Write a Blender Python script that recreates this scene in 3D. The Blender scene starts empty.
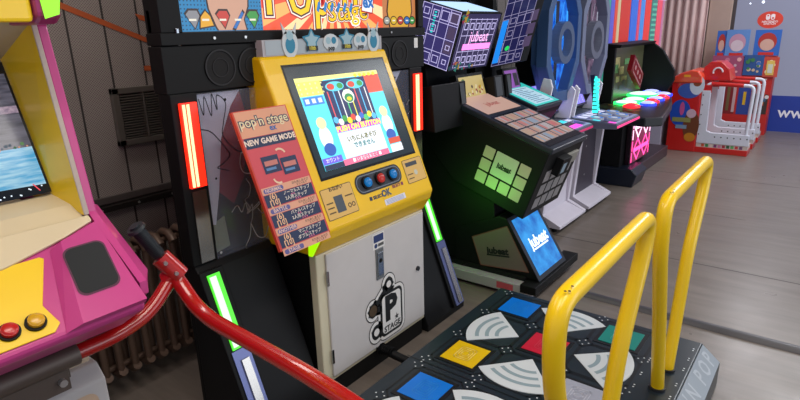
import bpy, math, random
from mathutils import Vector, Matrix
random.seed(7)
S = bpy.context.scene
COL = S.collection

# ------------------------------------------------------------------ camera
YAW, PIT, ROL = math.radians(38.106), math.radians(16.766), math.radians(-1.606)
fw = Vector((math.cos(YAW)*math.cos(PIT), math.sin(YAW)*math.cos(PIT), -math.sin(PIT)))
rt = Vector((math.sin(YAW), -math.cos(YAW), 0)); up = rt.cross(fw)
r2 = rt*math.cos(ROL)+up*math.sin(ROL); u2 = -rt*math.sin(ROL)+up*math.cos(ROL)
cd = bpy.data.cameras.new('camera'); cam = bpy.data.objects.new('camera', cd); COL.objects.link(cam)
cd.sensor_width = 36; cd.lens = 563.54/800*36; cd.clip_start = 0.02; cd.clip_end = 200
m = Matrix((r2, u2, -fw)).transposed().to_4x4(); m.translation = Vector((0, 0, 1.7)); cam.matrix_world = m
S.camera = cam

# ------------------------------------------------------------------ world, lights, exposure
S.view_settings.view_transform = 'Standard'; S.view_settings.look = 'None'
S.view_settings.gamma = 1; S.view_settings.use_curve_mapping = False
S.view_settings.exposure = 0.0
W = bpy.data.worlds.new('world'); S.world = W; W.use_nodes = True
W.node_tree.nodes['Background'].inputs[0].default_value = (0.80, 0.86, 1.0, 1)
W.node_tree.nodes['Background'].inputs[1].default_value = 0.55

def area(name, loc, rot, sx, sy, power, col):
    l = bpy.data.lights.new(name, 'AREA'); l.shape = 'RECTANGLE'; l.size = sx; l.size_y = sy
    l.energy = power; l.color = col
    o = bpy.data.objects.new(name, l); COL.objects.link(o); o.location = loc; o.rotation_euler = rot
    return o
area('unseen_ceiling_light', (2.2, -0.2, 3.1), (0, 0, 0), 4.0, 0.5, 42, (1, .95, .88))
area('unseen_ceiling_light', (6.6, -0.2, 3.1), (0, 0, 0), 4.0, 0.5, 85, (.95, .97, 1))
area('unseen_ceiling_light', (0.3, 0.6, 3.1), (0, 0, 0), 1.5, 0.5, 22, (1, .9, .78))
area('unseen_ceiling_light', (1.0, 2.3, 3.1), (0, 0, 0), 1.6, 0.3, 16, (1, .93, .86))  # unseen wall washer, added to brighten the left wall
area('unseen_ceiling_light', (9.0, 0.6, 3.1), (0, 0, 0), 2.5, 0.5, 45, (.98, .96, 1))
area('daylight_from_shopfront', (6.0, -5.5, 1.8), (math.radians(90), 0, 0), 7.0, 2.6, 130, (.88, .94, 1))

# ------------------------------------------------------------------ materials
def lin(h):
    if isinstance(h, (tuple, list)): return tuple(h)+(1,)
    h = h.lstrip('#'); v = [int(h[i:i+2], 16)/255 for i in (0, 2, 4)]
    return tuple(c/12.92 if c <= .04045 else ((c+.055)/1.055)**2.4 for c in v)+(1,)
MC = {}
def mt(h, rough=.5, metal=0, emit=0, var=.06, alpha=1, spec=.5, coat=0, trans=0):
    key = (str(h), rough, metal, emit, var, alpha, spec, coat, trans)
    if key in MC: return MC[key]
    m = bpy.data.materials.new('mat_%03d' % len(MC)); m.use_nodes = True
    nt = m.node_tree; b = nt.nodes['Principled BSDF']; c = lin(h)
    b.inputs['Base Color'].default_value = c
    b.inputs['Roughness'].default_value = rough; b.inputs['Metallic'].default_value = metal
    b.inputs['Specular IOR Level'].default_value = spec; b.inputs['Alpha'].default_value = alpha
    b.inputs['Coat Weight'].default_value = coat; b.inputs['Transmission Weight'].default_value = trans
    if emit:
        b.inputs['Emission Color'].default_value = c; b.inputs['Emission Strength'].default_value = emit
        b.inputs['Base Color'].default_value = (c[0]*.3, c[1]*.3, c[2]*.3, 1)
    elif var:
        tc = nt.nodes.new('ShaderNodeTexCoord'); n = nt.nodes.new('ShaderNodeTexNoise')
        n.inputs['Scale'].default_value = 9; n.inputs['Detail'].default_value = 4
        mx = nt.nodes.new('ShaderNodeMix'); mx.data_type = 'RGBA'
        mx.inputs['A'].default_value = tuple(x*(1-var) for x in c[:3])+(1,)
        mx.inputs['B'].default_value = tuple(min(1, x*(1+var)) for x in c[:3])+(1,)
        nt.links.new(tc.outputs['Object'], n.inputs['Vector']); nt.links.new(n.outputs['Fac'], mx.inputs['Factor'])
        nt.links.new(mx.outputs['Result'], b.inputs['Base Color'])
    MC[key] = m; return m

# ------------------------------------------------------------------ frames and mesh builder
class Fr:
    def __init__(s, o, u, v):
        s.o = Vector(o); s.u = Vector(u).normalized(); s.v = Vector(v).normalized(); s.n = s.u.cross(s.v).normalized()
    def p(s, a, b, c=0): return s.o+s.u*a+s.v*b+s.n*c
WORLD = Fr((0, 0, 0), (1, 0, 0), (0, 1, 0))
def FY(y): return Fr((0, y, 0), (1, 0, 0), (0, 0, 1))       # faces -y : a = x, b = z
def FX(x): return Fr((x, 0, 0), (0, -1, 0), (0, 0, 1))      # faces -x : a = -y, b = z
TXT = {}
def text_geo(s, size, bold):
    k = (s, size, bold)
    if k in TXT: return TXT[k]
    cu = bpy.data.curves.new('t', 'FONT'); cu.body = s; cu.size = size; cu.offset = bold; cu.resolution_u = 2
    cu.align_x = 'CENTER'; cu.align_y = 'CENTER'
    o = bpy.data.objects.new('t', cu); COL.objects.link(o)
    dg = bpy.context.evaluated_depsgraph_get(); me = bpy.data.meshes.new_from_object(o.evaluated_get(dg))
    g = ([tuple(v.co) for v in me.vertices], [tuple(p.vertices) for p in me.polygons])
    bpy.data.objects.remove(o); bpy.data.curves.remove(cu); bpy.data.meshes.remove(me)
    TXT[k] = g; return g

class M:
    def __init__(s): s.v = []; s.f = []; s.mi = []; s.ms = []; s.sm = []
    def mid(s, m):
        if m not in s.ms: s.ms.append(m)
        return s.ms.index(m)
    def add(s, vs, fs, m, smooth=False):
        b = len(s.v); s.v += [tuple(v) for v in vs]
        for f in fs: s.f.append(tuple(b+i for i in f)); s.mi.append(s.mid(m)); s.sm.append(smooth)
        return s
    def box(s, fr, a0, b0, c0, a1, b1, c1, m):
        P = [fr.p(a, b, c) for c in (c0, c1) for b in (b0, b1) for a in (a0, a1)]
        return s.add(P, [(0, 2, 3, 1), (4, 5, 7, 6), (0, 1, 5, 4), (2, 6, 7, 3), (0, 4, 6, 2), (1, 3, 7, 5)], m)
    def wbox(s, x0, y0, z0, x1, y1, z1, m): return s.box(WORLD, x0, y0, z0, x1, y1, z1, m)
    def prism(s, fr, pts, c0, c1, m):
        n = len(pts); P = [fr.p(a, b, c0) for a, b in pts]+[fr.p(a, b, c1) for a, b in pts]
        return s.add(P, [tuple(range(n))[::-1], tuple(range(n, 2*n))]+[(i, (i+1) % n, n+(i+1) % n, n+i) for i in range(n)], m)
    def xprism(s, yz, x0, x1, m):
        n = len(yz); P = [(x0, y, z) for y, z in yz]+[(x1, y, z) for y, z in yz]
        return s.add(P, [tuple(range(n))[::-1], tuple(range(n, 2*n))]+[(i, (i+1) % n, n+(i+1) % n, n+i) for i in range(n)], m)
    def poly(s, fr, pts, m, c=.001): return s.add([fr.p(a, b, c) for a, b in pts], [tuple(range(len(pts)))], m)
    def rect(s, fr, a0, b0, a1, b1, m, c=.001): return s.poly(fr, [(a0, b0), (a1, b0), (a1, b1), (a0, b1)], m, c)
    def rpts(s, a0, b0, a1, b1, r, n=5):
        o = []
        for cx, cy, t in ((a1-r, b1-r, 0), (a0+r, b1-r, 90), (a0+r, b0+r, 180), (a1-r, b0+r, 270)):
            for k in range(n+1):
                q = math.radians(t+90*k/n); o.append((cx+r*math.cos(q), cy+r*math.sin(q)))
        return o
    def rrect(s, fr, a0, b0, a1, b1, r, m, c=.001): return s.poly(fr, s.rpts(a0, b0, a1, b1, r), m, c)
    def disc(s, fr, a, b, r, m, c=.001, ry=None, n=20):
        ry = ry or r
        return s.poly(fr, [(a+r*math.cos(2*math.pi*i/n), b+ry*math.sin(2*math.pi*i/n)) for i in range(n)], m, c)
    def ring(s, fr, a, b, r0, r1, m, c=.001, c1=None, n=28, t0=0, t1=360, asp=1):
        full = abs(t1-t0) >= 360; k = n if full else n+1
        ang = [math.radians(t0+(t1-t0)*i/n) for i in range(k)]
        P = [fr.p(a+r*asp*math.cos(q), b+r*math.sin(q), c) for r in (r0, r1) for q in ang]
        rng = range(n)
        F = [(i, (i+1) % k, k+(i+1) % k, k+i) for i in rng]
        if c1 is not None:
            P += [fr.p(a+r*asp*math.cos(q), b+r*math.sin(q), c1) for r in (r0, r1) for q in ang]
            F += [(2*k+i, 3*k+i, 3*k+(i+1) % k, 2*k+(i+1) % k) for i in rng]
            F += [(i, 2*k+i, 2*k+(i+1) % k, (i+1) % k) for i in rng]+[(k+i, k+(i+1) % k, 3*k+(i+1) % k, 3*k+i) for i in rng]
        return s.add(P, F, m)
    def line(s, fr, pts, w, m, c=.0015):
        for i in range(len(pts)-1):
            (x0, y0), (x1, y1) = pts[i], pts[i+1]; L = math.hypot(x1-x0, y1-y0) or 1
            dx, dy = (x1-x0)/L*w/2, (y1-y0)/L*w/2
            s.poly(fr, [(x0-dx+dy, y0-dy-dx), (x1+dx+dy, y1+dy-dx), (x1+dx-dy, y1+dy+dx), (x0-dx-dy, y0-dy+dx)], m, c)
        return s
    def curve(s, fr, pts, w, m, c=.0015, n=6):
        return s.line(fr, spline2(pts, n), w, m, c)
    def text(s, fr, t, a, b, size, m, c=.0015, bold=0, rot=0, sx=1, dep=0):
        V, Fs = text_geo(t, size, bold); cr, sr = math.cos(rot), math.sin(rot)
        pts = [((x*sx)*cr-y*sr+a, (x*sx)*sr+y*cr+b) for x, y, z in V]
        return s.add([fr.p(x, y, c) for x, y in pts], Fs, m)
    def cyl(s, p0, p1, r, m, r1=None, n=18, smooth=True, caps=True):
        p0, p1 = Vector(p0), Vector(p1); d = (p1-p0).normalized(); a = d.orthogonal().normalized(); b = d.cross(a)
        r1 = r if r1 is None else r1
        P = [p0+(a*math.cos(2*math.pi*i/n)+b*math.sin(2*math.pi*i/n))*r for i in range(n)]
        P += [p1+(a*math.cos(2*math.pi*i/n)+b*math.sin(2*math.pi*i/n))*r1 for i in range(n)]
        s.add(P, [(i, (i+1) % n, n+(i+1) % n, n+i) for i in range(n)], m, smooth)
        if caps: s.add(P, [tuple(range(n))[::-1], tuple(range(n, 2*n))], m)
        return s
    def tube(s, pts, r, m, n=14):
        pts = [Vector(p) for p in pts]; rings = []; a = None
        for i, p in enumerate(pts):
            d = (pts[min(i+1, len(pts)-1)]-pts[max(i-1, 0)]).normalized()
            a = d.orthogonal().normalized() if a is None else (a-d*a.dot(d)).normalized()
            b = d.cross(a); rr = r[i] if isinstance(r, (list, tuple)) else r
            rings.append([p+(a*math.cos(2*math.pi*k/n)+b*math.sin(2*math.pi*k/n))*rr for k in range(n)])
        P = [q for g in rings for q in g]
        F = [(i*n+k, i*n+(k+1) % n, (i+1)*n+(k+1) % n, (i+1)*n+k) for i in range(len(pts)-1) for k in range(n)]
        s.add(P, F, m, True); s.add(rings[0]+rings[-1], [tuple(range(n))[::-1], tuple(range(n, 2*n))], m); return s
    def dome(s, fr, a, b, r, h, m, c=0, n=18, k=4):
        P = []; F = []
        for j in range(k):
            q = j/k*math.pi/2
            P += [fr.p(a+r*math.cos(q)*math.cos(2*math.pi*i/n), b+r*math.cos(q)*math.sin(2*math.pi*i/n), c+h*math.sin(q)) for i in range(n)]
        P.append(fr.p(a, b, c+h))
        for j in range(k-1): F += [(j*n+i, j*n+(i+1) % n, (j+1)*n+(i+1) % n, (j+1)*n+i) for i in range(n)]
        F += [((k-1)*n+i, (k-1)*n+(i+1) % n, k*n) for i in range(n)]
        return s.add(P, F, m, True)
    def build(s, name, parent=None, bevel=0, seg=2):
        me = bpy.data.meshes.new(name)
        org = Vector((0, 0, 0))
        if parent is not None:
            q = parent
            while q.parent: q = q.parent
            org = q.location.copy()
        else:
            xs = [v[0] for v in s.v]; ys = [v[1] for v in s.v]; zs = [v[2] for v in s.v]
            org = Vector(((min(xs)+max(xs))/2, (min(ys)+max(ys))/2, min(zs)))
        me.from_pydata([tuple(Vector(v)-org) for v in s.v], [], s.f)
        for mm in s.ms: me.materials.append(mm)
        for p, i, sm in zip(me.polygons, s.mi, s.sm): p.material_index = i; p.use_smooth = sm
        me.update()
        o = bpy.data.objects.new(name, me); COL.objects.link(o)
        if parent is None: o.location = org
        else: o.parent = parent
        if bevel:
            b = o.modifiers.new('bevel', 'BEVEL'); b.width = bevel; b.segments = seg; b.limit_method = 'ANGLE'
            b.angle_limit = math.radians(35)
        return o
def spline2(pts, n=6):
    out = []; k = len(pts)
    for i in range(k-1):
        p0, p1, p2, p3 = (Vector(pts[max(i-1, 0)]), Vector(pts[i]), Vector(pts[i+1]), Vector(pts[min(i+2, k-1)]))
        for j in range(n):
            t = j/n; out.append(tuple(.5*((2*p1)+(p2-p0)*t+(2*p0-5*p1+4*p2-p3)*t*t+(3*p1-p0-3*p2+p3)*t**3)))
    out.append(tuple(pts[-1])); return out
def fillet(pts, r, n=6):
    pts = [Vector(p) for p in pts]; out = [pts[0]]
    for i in range(1, len(pts)-1):
        a, b, c = pts[i-1], pts[i], pts[i+1]; rr = r[i-1] if isinstance(r, list) else r
        p = b+(a-b).normalized()*min(rr, (a-b).length*.48); q = b+(c-b).normalized()*min(rr, (c-b).length*.48)
        for j in range(n+1):
            t = j/n; out.append(p*(1-t)**2+b*2*t*(1-t)+q*t*t)
    out.append(pts[-1]); return out
def thing(name, label, cat, loc, group=None):
    o = bpy.data.objects.new(name, None); COL.objects.link(o); o.location = loc; o.empty_display_size = .1
    o['label'] = label; o['category'] = cat
    if group: o['group'] = group
    return o
def tag(o, label, cat, group=None):
    o['label'] = label; o['category'] = cat
    if group: o['group'] = group
    return o
def struct(o): o['kind'] = 'structure'; return o
def dup(root, loc, label, group=None):
    r = root.copy(); COL.objects.link(r); r.location = loc; r['label'] = label
    if group: r['group'] = group
    for ch in list(root.children):
        c = ch.copy(); COL.objects.link(c); c.parent = r
        for g in list(ch.children):
            d = g.copy(); COL.objects.link(d); d.parent = c
    return r

BLK = mt('#0d0e10', .55, spec=.25); BLK2 = mt('#08090b', .6, spec=.3); DGR = mt('#24262c', .45); CHAR = mt('#121316', .55, spec=.25)
WHT = mt('#d9d8d8', .4); OFFW = mt('#c9c4bf', .5); CREAM = mt('#d8d0b4', .5)
YEL = mt('#f8c600', .35, coat=.2); RED = mt('#c41210', .25, coat=.5); CHROME = mt('#9aa0a8', .25, 1)
SCREW = mt('#c0c0c0', .3, .8); GLASS = mt('#20242c', .05, 0, 0, 0, .25); PAPER = mt('#e9e4e0', .6)
NAVY = mt('#1c2c52', .5); SALMON = mt('#d9674f', .45); PINKB = mt('#cf4a56', .4)

# ------------------------------------------------------------------ floor
def floor_mat():
    m = bpy.data.materials.new('floor_vinyl'); m.use_nodes = True; nt = m.node_tree; b = nt.nodes['Principled BSDF']
    tc = nt.nodes.new('ShaderNodeTexCoord'); mp = nt.nodes.new('ShaderNodeMapping'); mp.inputs['Scale'].default_value = (9, 1.1, 1)
    n = nt.nodes.new('ShaderNodeTexNoise'); n.inputs['Scale'].default_value = 1.6; n.inputs['Detail'].default_value = 7; n.inputs['Roughness'].default_value = .62
    cr = nt.nodes.new('ShaderNodeValToRGB'); e = cr.color_ramp.elements
    e[0].position = .3; e[0].color = lin('#6b625b'); e[1].position = .72; e[1].color = lin('#7e746c')
    n2 = nt.nodes.new('ShaderNodeTexNoise'); n2.inputs['Scale'].default_value = 5; n2.inputs['Detail'].default_value = 3
    mr = nt.nodes.new('ShaderNodeMapRange'); mr.inputs['To Min'].default_value = .22; mr.inputs['To Max'].default_value = .42
    L = nt.links.new
    L(tc.outputs['Object'], mp.inputs[0]); L(mp.outputs[0], n.inputs[0]); L(n.outputs['Fac'], cr.inputs[0]); L(cr.outputs[0], b.inputs['Base Color'])
    L(tc.outputs['Object'], n2.inputs[0]); L(n2.outputs['Fac'], mr.inputs[0]); L(mr.outputs[0], b.inputs['Roughness'])
    return m
FL = floor_mat(); SEAM = mt('#4a4442', .6)
g = M(); g.wbox(-2, -7, -.1, 12, 3.0, 0, FL)
FZ = Fr((0, 0, 0), (1, 0, 0), (0, 1, 0))
for x in (4.33, 7.05, 9.6): g.rect(FZ, x, -6, x+.012, 2.9, SEAM, .0006)
g.rect(FZ, 5.6, .5, 5.607, 1.5, SEAM, .0006)
struct(g.build('floor'))
g = M(); g.wbox(-2, -2.5, 3.2, 12, 3.0, 3.3, mt('#b9b6b0', .8)); struct(g.build('ceiling'))

# ------------------------------------------------------------------ left wall: perforated panels
def perf_mat():
    m = bpy.data.materials.new('perforated_panel'); m.use_nodes = True; nt = m.node_tree; b = nt.nodes['Principled BSDF']
    b.inputs['Roughness'].default_value = .55
    tc = nt.nodes.new('ShaderNodeTexCoord'); L = nt.links.new
    sep = nt.nodes.new('ShaderNodeSeparateXYZ'); L(tc.outputs['Object'], sep.inputs[0])
    def mth(op, a, bb=None, v=None):
        q = nt.nodes.new('ShaderNodeMath'); q.operation = op; L(a, q.inputs[0])
        if bb is not None: L(bb, q.inputs[1])
        if v is not None: q.inputs[1].default_value = v
        return q.outputs[0]
    k = 2*math.pi/.0125
    sx = mth('SINE', mth('MULTIPLY', sep.outputs['X'], v=k)); sz = mth('SINE', mth('MULTIPLY', sep.outputs['Z'], v=k))
    dot = mth('GREATER_THAN', mth('MULTIPLY', sx, sz), v=.28)
    n = nt.nodes.new('ShaderNodeTexNoise'); n.inputs['Scale'].default_value = 2.5; L(tc.outputs['Object'], n.inputs[0])
    mx = nt.nodes.new('ShaderNodeMix'); mx.data_type = 'RGBA'; mx.inputs['A'].default_value = lin('#8d837e'); mx.inputs['B'].default_value = lin('#a29993')
    L(n.outputs['Fac'], mx.inputs['Factor'])
    m2 = nt.nodes.new('ShaderNodeMix'); m2.data_type = 'RGBA'; m2.inputs['B'].default_value = lin('#655b57')
    L(dot, m2.inputs['Factor']); L(mx.outputs['Result'], m2.inputs['A']); L(m2.outputs['Result'], b.inputs['Base Color'])
    return m
WY = 2.86
PERF = perf_mat(); WSEAM = mt('#35302e', .7); ORG = mt('#b4552a', .6)
g = M(); g.wbox(-2, WY, 0, 10.9, WY+.14, 3.2, PERF)
F = FY(WY)
for i in range(60):
    x = 1.035+.171*(i-14)
    if x < 10.7: g.rect(F, x-.005, 0, x+.005, 3.2, WSEAM, .001)
g.poly(F, [(1.1, 1.905), (1.1, 1.875), (1.66, 1.64), (1.66, 1.665)], ORG, .002)
g.poly(F, [(1.54, 1.815), (1.56, 1.785), (1.9, 1.70), (1.9, 1.735)], ORG, .002)
g.poly(F, [(1.545, 1.56), (1.545, 1.535), (1.7, 1.53), (1.7, 1.555)], ORG, .002)
struct(g.build('wall_left'))
# ledge / pipe rail along the wall
g = M(); PIPE = mt('#2b2624', .35, .4)
g.wbox(-1.5, WY-.02, .90, 2.6, WY, .935, mt('#5a524f', .4, .3)); g.wbox(-1.5, WY-.05, .865, 2.6, WY, .895, PIPE)
for x in (1.0, 1.19, 1.38, 1.57): g.cyl((x, WY-.052, .88), (x, WY-.045, .88), .007, SCREW, n=8)
struct(g.build('trim_1', bevel=.003))
# vent
VM = mt('#5c5650', .45, .1)
t = thing('wall_vent', 'dark grey slatted vent grille on the perforated wall', 'vent', (1.54, WY-.02, 1.18))
g = M(); x0, x1, z0, z1 = 1.345, 1.79, 1.175, 1.462
g.wbox(x0, WY-.03, z0, x1, WY, z0+.03, VM); g.wbox(x0, WY-.03, z1-.03, x1, WY, z1, VM)
g.wbox(x0, WY-.03, z0, x0+.035, WY, z1, VM); g.wbox(x1-.035, WY-.03, z0, x1, WY, z1, VM); g.build('frame', t, .003)
g = M(); g.wbox(x0+.03, WY-.006, z0+.02, x1-.03, WY-.002, z1-.02, BLK2)
for i in range(17):
    z = z0+.035+i*.0131
    g.xprism([(WY-.028, z), (WY-.028, z+.004), (WY-.008, z+.009), (WY-.008, z+.005)], x0+.035, x1-.035, VM)
g.wbox(1.50, WY-.032, z0+.03, 1.506, WY-.006, z1-.03, VM); g.build('louvre', t)
# radiator
RAD = mt('#6b5548', .45, .2)
t = thing('radiator', 'brown cast iron column radiator under the perforated wall', 'radiator', (1.0, 2.66, 0))
for i in range(14):
    x = .62+i*.072; g = M()
    for yy in (2.6, 2.7):
        g.tube(fillet([(x, yy, .1), (x, yy, .4), (x, yy, .70)], .01), .019, RAD, 8)
    g.tube([(x, 2.58, .70), (x, 2.62, .735), (x, 2.68, .735), (x, 2.72, .70)], .022, RAD, 8)
    g.tube([(x, 2.58, .13), (x, 2.62, .10), (x, 2.68, .10), (x, 2.72, .13)], .022, RAD, 8)
    g.build('column', t)
for z in (.13, .70): g = M(); g.cyl((.6, 2.65, z), (1.6, 2.65, z), .015, RAD); g.build('manifold_pipe', t)
for x in (.7, 1.5): g = M(); g.cyl((x, 2.65, 0), (x, 2.65, .12), .018, RAD); g.build('foot', t)

# ------------------------------------------------------------------ far wall, window, banner, curtain
XW = 10.7
g = M(); g.wbox(XW, -7, 0, XW+.2, 3.0, 3.2, mt('#8c8480', .7)); struct(g.build('wall_far'))
F = FX(XW)
t = bpy.data.objects.new('window_1', None); COL.objects.link(t); t.location = (XW, -1, .6); t['kind'] = 'structure'
g = M(); WG = mt('#9498b0', .25, 0, .55, 0); g.box(F, -1.52, .1, .01, 6, 2.9, .03, WG)
for a, b, r in ((-1.34, 1.95, .010), (-1.17, 1.965, .018)):
    g.disc(F, a, b, r*1.1, mt('#e8f0ff', .3, 0, 2.2, 0), .031)
g.build('pane', t)
g = M(); FRM = mt('#55504f', .4, .5)
g.box(F, -1.57, .1, 0, -1.52, 2.9, .05, FRM); g.box(F, 3.0, .1, .0, 3.06, 2.9, .05, FRM); g.build('window_frame', t)
g = M(); g.box(F, -1.9, 0, 0, -1.57, 3.2, .09, mt('#b09a8c', .6)); struct(g.build('trim_2', bevel=.01))
g = M(); g.box(F, -.97, .0, .032, 6, .56, .045, mt('#1e3a96', .5))
g.text(F, 'www.nintendo', -.05, .30, .235, mt('#e6e6f0', .5), .047, .003)
tag(g.build('banner'), 'blue banner with white web address along the window foot', 'banner')
g = M(); g.poly(F, [(-1.045+.17*math.cos(q), 1.70+.125*math.sin(q)) for q in [i*math.pi/12 for i in range(24)]], mt('#d8402c', .5), .034)
c = mt('#f2e6e4', .5)
g.rrect(F, -1.105, 1.70, -1.05, 1.785, .025, c, .036); g.rrect(F, -1.04, 1.70, -.985, 1.785, .025, c, .036)
g.disc(F, -1.079, 1.762, .012, mt('#d8402c', .5), .037); g.disc(F, -1.012, 1.725, .014, mt('#d8402c', .5), .037)
g.text(F, 'NINTENDO', -1.045, 1.672, .040, c, .036, .001); g.text(F, 'SWITCH', -1.045, 1.64, .042, c, .036, .001)
tag(g.build('round_sticker'), 'round red sticker with white controller logo on the window', 'sticker')
# curtain: folded strips
g = M(); CUR = mt('#d8bdb8', .8)
pts = []
for i in range(49):
    y = 2.84-i*.94/48; pts.append((y, XW-.14-.05*math.sin(i*1.05)))
V = []; Fc = []
for (y, x) in pts: V += [(x, y, .02), (x, y, 2.9)]
for i in range(48): Fc.append((2*i, 2*i+1, 2*i+3, 2*i+2))
g.add(V, Fc, CUR, True); o = g.build('curtain'); so = o.modifiers.new('s', 'SOLIDIFY'); so.thickness = .01
tag(o, 'pinkish beige curtain hanging in folds beside the window column', 'curtain')

# ------------------------------------------------------------------ pop'n machine
CX = 1.98
t = thing('dance_game_cabinet', 'black arcade dance cabinet with yellow tilted monitor and lit marquee', 'arcade cabinet', (CX, 2.1, 0))
POPN = t
# backing body
g = M()
g.wbox(1.165, 2.055, 0, 2.80, 2.09, 1.80, BLK); g.wbox(1.55, 2.08, 0, 2.42, 2.50, 1.60, BLK2); g.wbox(1.5, 2.09, 1.60, 2.46, 2.50, 2.35, BLK2)
g.build('back_body', t, .008)
# side wings, lower leaning parts
for s in (-1, 1):
    xo = 1.165 if s < 0 else 2.80; xi = 1.56 if s < 0 else 2.40
    a, b = sorted((xo, xi)); g = M()
    g.xprism([(2.06, .79), (2.0, .79), (1.98, .76), (1.70, .04), (1.70, 0), (2.06, 0)], a, b, CHAR)
    g.build('lower_wing', t, .006)
# monitor pedestal body
g = M(); g.wbox(1.60, 1.74, .0, 2.37, 2.06, .80, BLK2); g.build('pedestal', t, .004)
g = M(); g.wbox(1.575, 1.715, .10, 2.385, 1.76, .76, CREAM); g.build('door_frame', t, .006)
g = M(); g.wbox(1.585, 1.725, 0, 2.375, 1.74, .10, BLK2); g.build('kick_plate', t, .004)
F = FY(1.708)
g = M(); DOOR = mt('#cdc9c8', .45)
g.box(F, 1.628, .125, -.008, 2.372, .752, .004, DOOR); dr = g.build('door', t, .004)
g = M()
INK = mt('#17191c', .5); WL = mt('#e6e4e2', .5)
nodes = [(2.055, .445, .036), (1.925, .345, .036), (1.945, .215, .038)]
def outline(off, m, c):
    for x, z, r in nodes: g.disc(F, x, z, r+off, m, c, n=24, ry=(r+off)*1.1)
    g.rrect(F, 1.98-off, .16-off, 2.165+off, .405+off, .035+off, m, c)
    g.line(F, [(2.055, .445), (1.925, .345)], .03+off*2, m, c); g.line(F, [(1.925, .345), (2.05, .32)], .03+off*2, m, c); g.line(F, [(1.945, .215), (2.02, .25)], .03+off*2, m, c)
outline(.022, INK, .0052); outline(.017, WL, .0058); outline(.0, INK, .0064)
for k, (x, z, r) in enumerate(nodes):
    g.disc(F, x, z, r-.017, mt('#5a4630', .6) if k == 1 else WL, .0072)
g.disc(F, 1.925, .345, .030, mt('#4c3b28', .6), .0074)
g.rrect(F, 1.995, .175, 2.15, .39, .025, WL, .0072)
g.text(F, 'P', 2.065, .305, .19, INK, .0080, .010); g.text(F, 'STAGE', 2.074, .197, .046, INK, .0080, .0015)
g.text(F, '★', 2.112, .235, .045, INK, .0080); g.build('stage_logo', t)['label'] = 'black and white P STAGE logo'
g = M(); g.rect(F, 1.945, .665, 2.035, .745, WL, .0052); g.rect(F, 1.952, .70, 2.028, .738, mt('#2c3d70', .5), .0056)
g.disc(F, 1.968, .682, .012, mt('#2c3d70', .5), .0056); g.rect(F, 1.985, .674, 2.028, .69, mt('#555555', .5), .0056); g.build('door_sticker', t)
g = M(); g.box(F, 1.962, .50, .004, 2.02, .665, .010, mt('#8d9092', .35, .8)); g.box(F, 1.970, .52, .009, 2.012, .645, .014, CHROME)
g.disc(F, 1.991, .60, .012, BLK, .0145); g.build('latch', t, .002)
g = M(); g.cyl(F.p(2.31, .44, .004), F.p(2.31, .44, .014), .013, DGR); g.build('lock', t)
for z in (.20, .60):
    g = M(); g.box(F, 1.622, z, .003, 1.634, z+.07, .009, CHROME); g.build('hinge', t)
# yellow monitor housing
yz = [(1.95, 1.607), (1.65, .880), (1.665, .835), (1.715, .760), (2.06, .760), (2.06, 1.607)]
g = M(); g.xprism(yz, 1.56, 2.395, YEL); g.build('monitor_housing', t, .012, 3)
FP = Fr((0, 1.65, .880), (1, 0, 0), (0, .30, .727))   # a = x, b = distance up the slope
def zb(z): return (z-.88)/.727*math.hypot(.30, .727)
b0, b1 = zb(1.078), zb(1.568)
g = M(); g.rect(FP, 1.655, b0, 2.350, b1, mt('#15181d', .25, spec=.3, var=0), .0015)
# lit picture area
A0, A1, B0, B1 = 1.700, 2.262, zb(1.112), zb(1.507); Wd, Hd = A1-A0, B1-B0
EM = 1.25
def q(x, y): return (A0+x*Wd, B0+y*Hd)
def qr(x0, y0, x1, y1, h, c, e=EM): g.rect(FP, A0+x0*Wd, B0+y0*Hd, A0+x1*Wd, B0+y1*Hd, mt(h, .4, 0, e, 0), c)
g.rect(FP, 1.665, b0+.012, 2.34, b1-.012, mt('#2a3c48', .25, 0, .35, 0), .0018)
qr(0, 0, 1, 1, '#58d4ea', .0022)
qr(0, .80, .30, 1, '#e6e06a', .0026); qr(.02, .70, .24, .79, '#3f7fd8', .0026); [qr(.04+.07*k_, .72, .08+.07*k_, .77, '#e8f0ff', .0030, 1.0) for k_ in range(3)]
qr(.78, .74, 1, 1, '#e0503c', .0026); qr(0.0, .955, 1, 1, '#efe98a', .0028)
for i in range(5): g.disc(FP, A0+(.70+.06*i)*Wd, B0+.965*Hd, .012, mt('#d9d83a', .4, 0, 1.2, 0), .0034, ry=.009)
for i in range(5):
    for j in range(3): g.disc(FP, A0+(.03+.06*i)*Wd, B0+(.83+.05*j)*Hd, .005, mt('#f4f0a8', .4, 0, 1.2, 0), .003)
qr(.26, .43, .80, .945, '#1c2a58', .0030); 
for i, h in enumerate(['#e05050', '#58b8e8', '#e8e8e8', '#50c878', '#e8e050', '#e05050', '#58b8e8', '#e8e8e8']):
    x = .30+i*.065; qr(x, .45, x+.012, .82, h, .0034)
for cx in (.41, .66):
    g.disc(FP, *q(cx, .87), .062, mt('#5fd0e0', .4, 0, 1.1, 0), .0038, ry=.024); g.disc(FP, *q(cx-.05, .87), .024, mt('#d84838', .4, 0, 1.1, 0), .0042, ry=.015)
    g.disc(FP, *q(cx+.06, .87), .02, mt('#3c9a48', .4, 0, 1.1, 0), .0042, ry=.014)
g.disc(FP, *q(.53, .74), .040, mt('#f0f0e8', .4, 0, 1.1, 0), .0044, ry=.034); g.disc(FP, *q(.53, .72), .030, mt('#2d8a50', .4, 0, 1.1, 0), .0048, ry=.022); g.disc(FP, *q(.53, .71), .016, mt('#f2d830', .4, 0, 1.1, 0), .0052, ry=.01)
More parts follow.
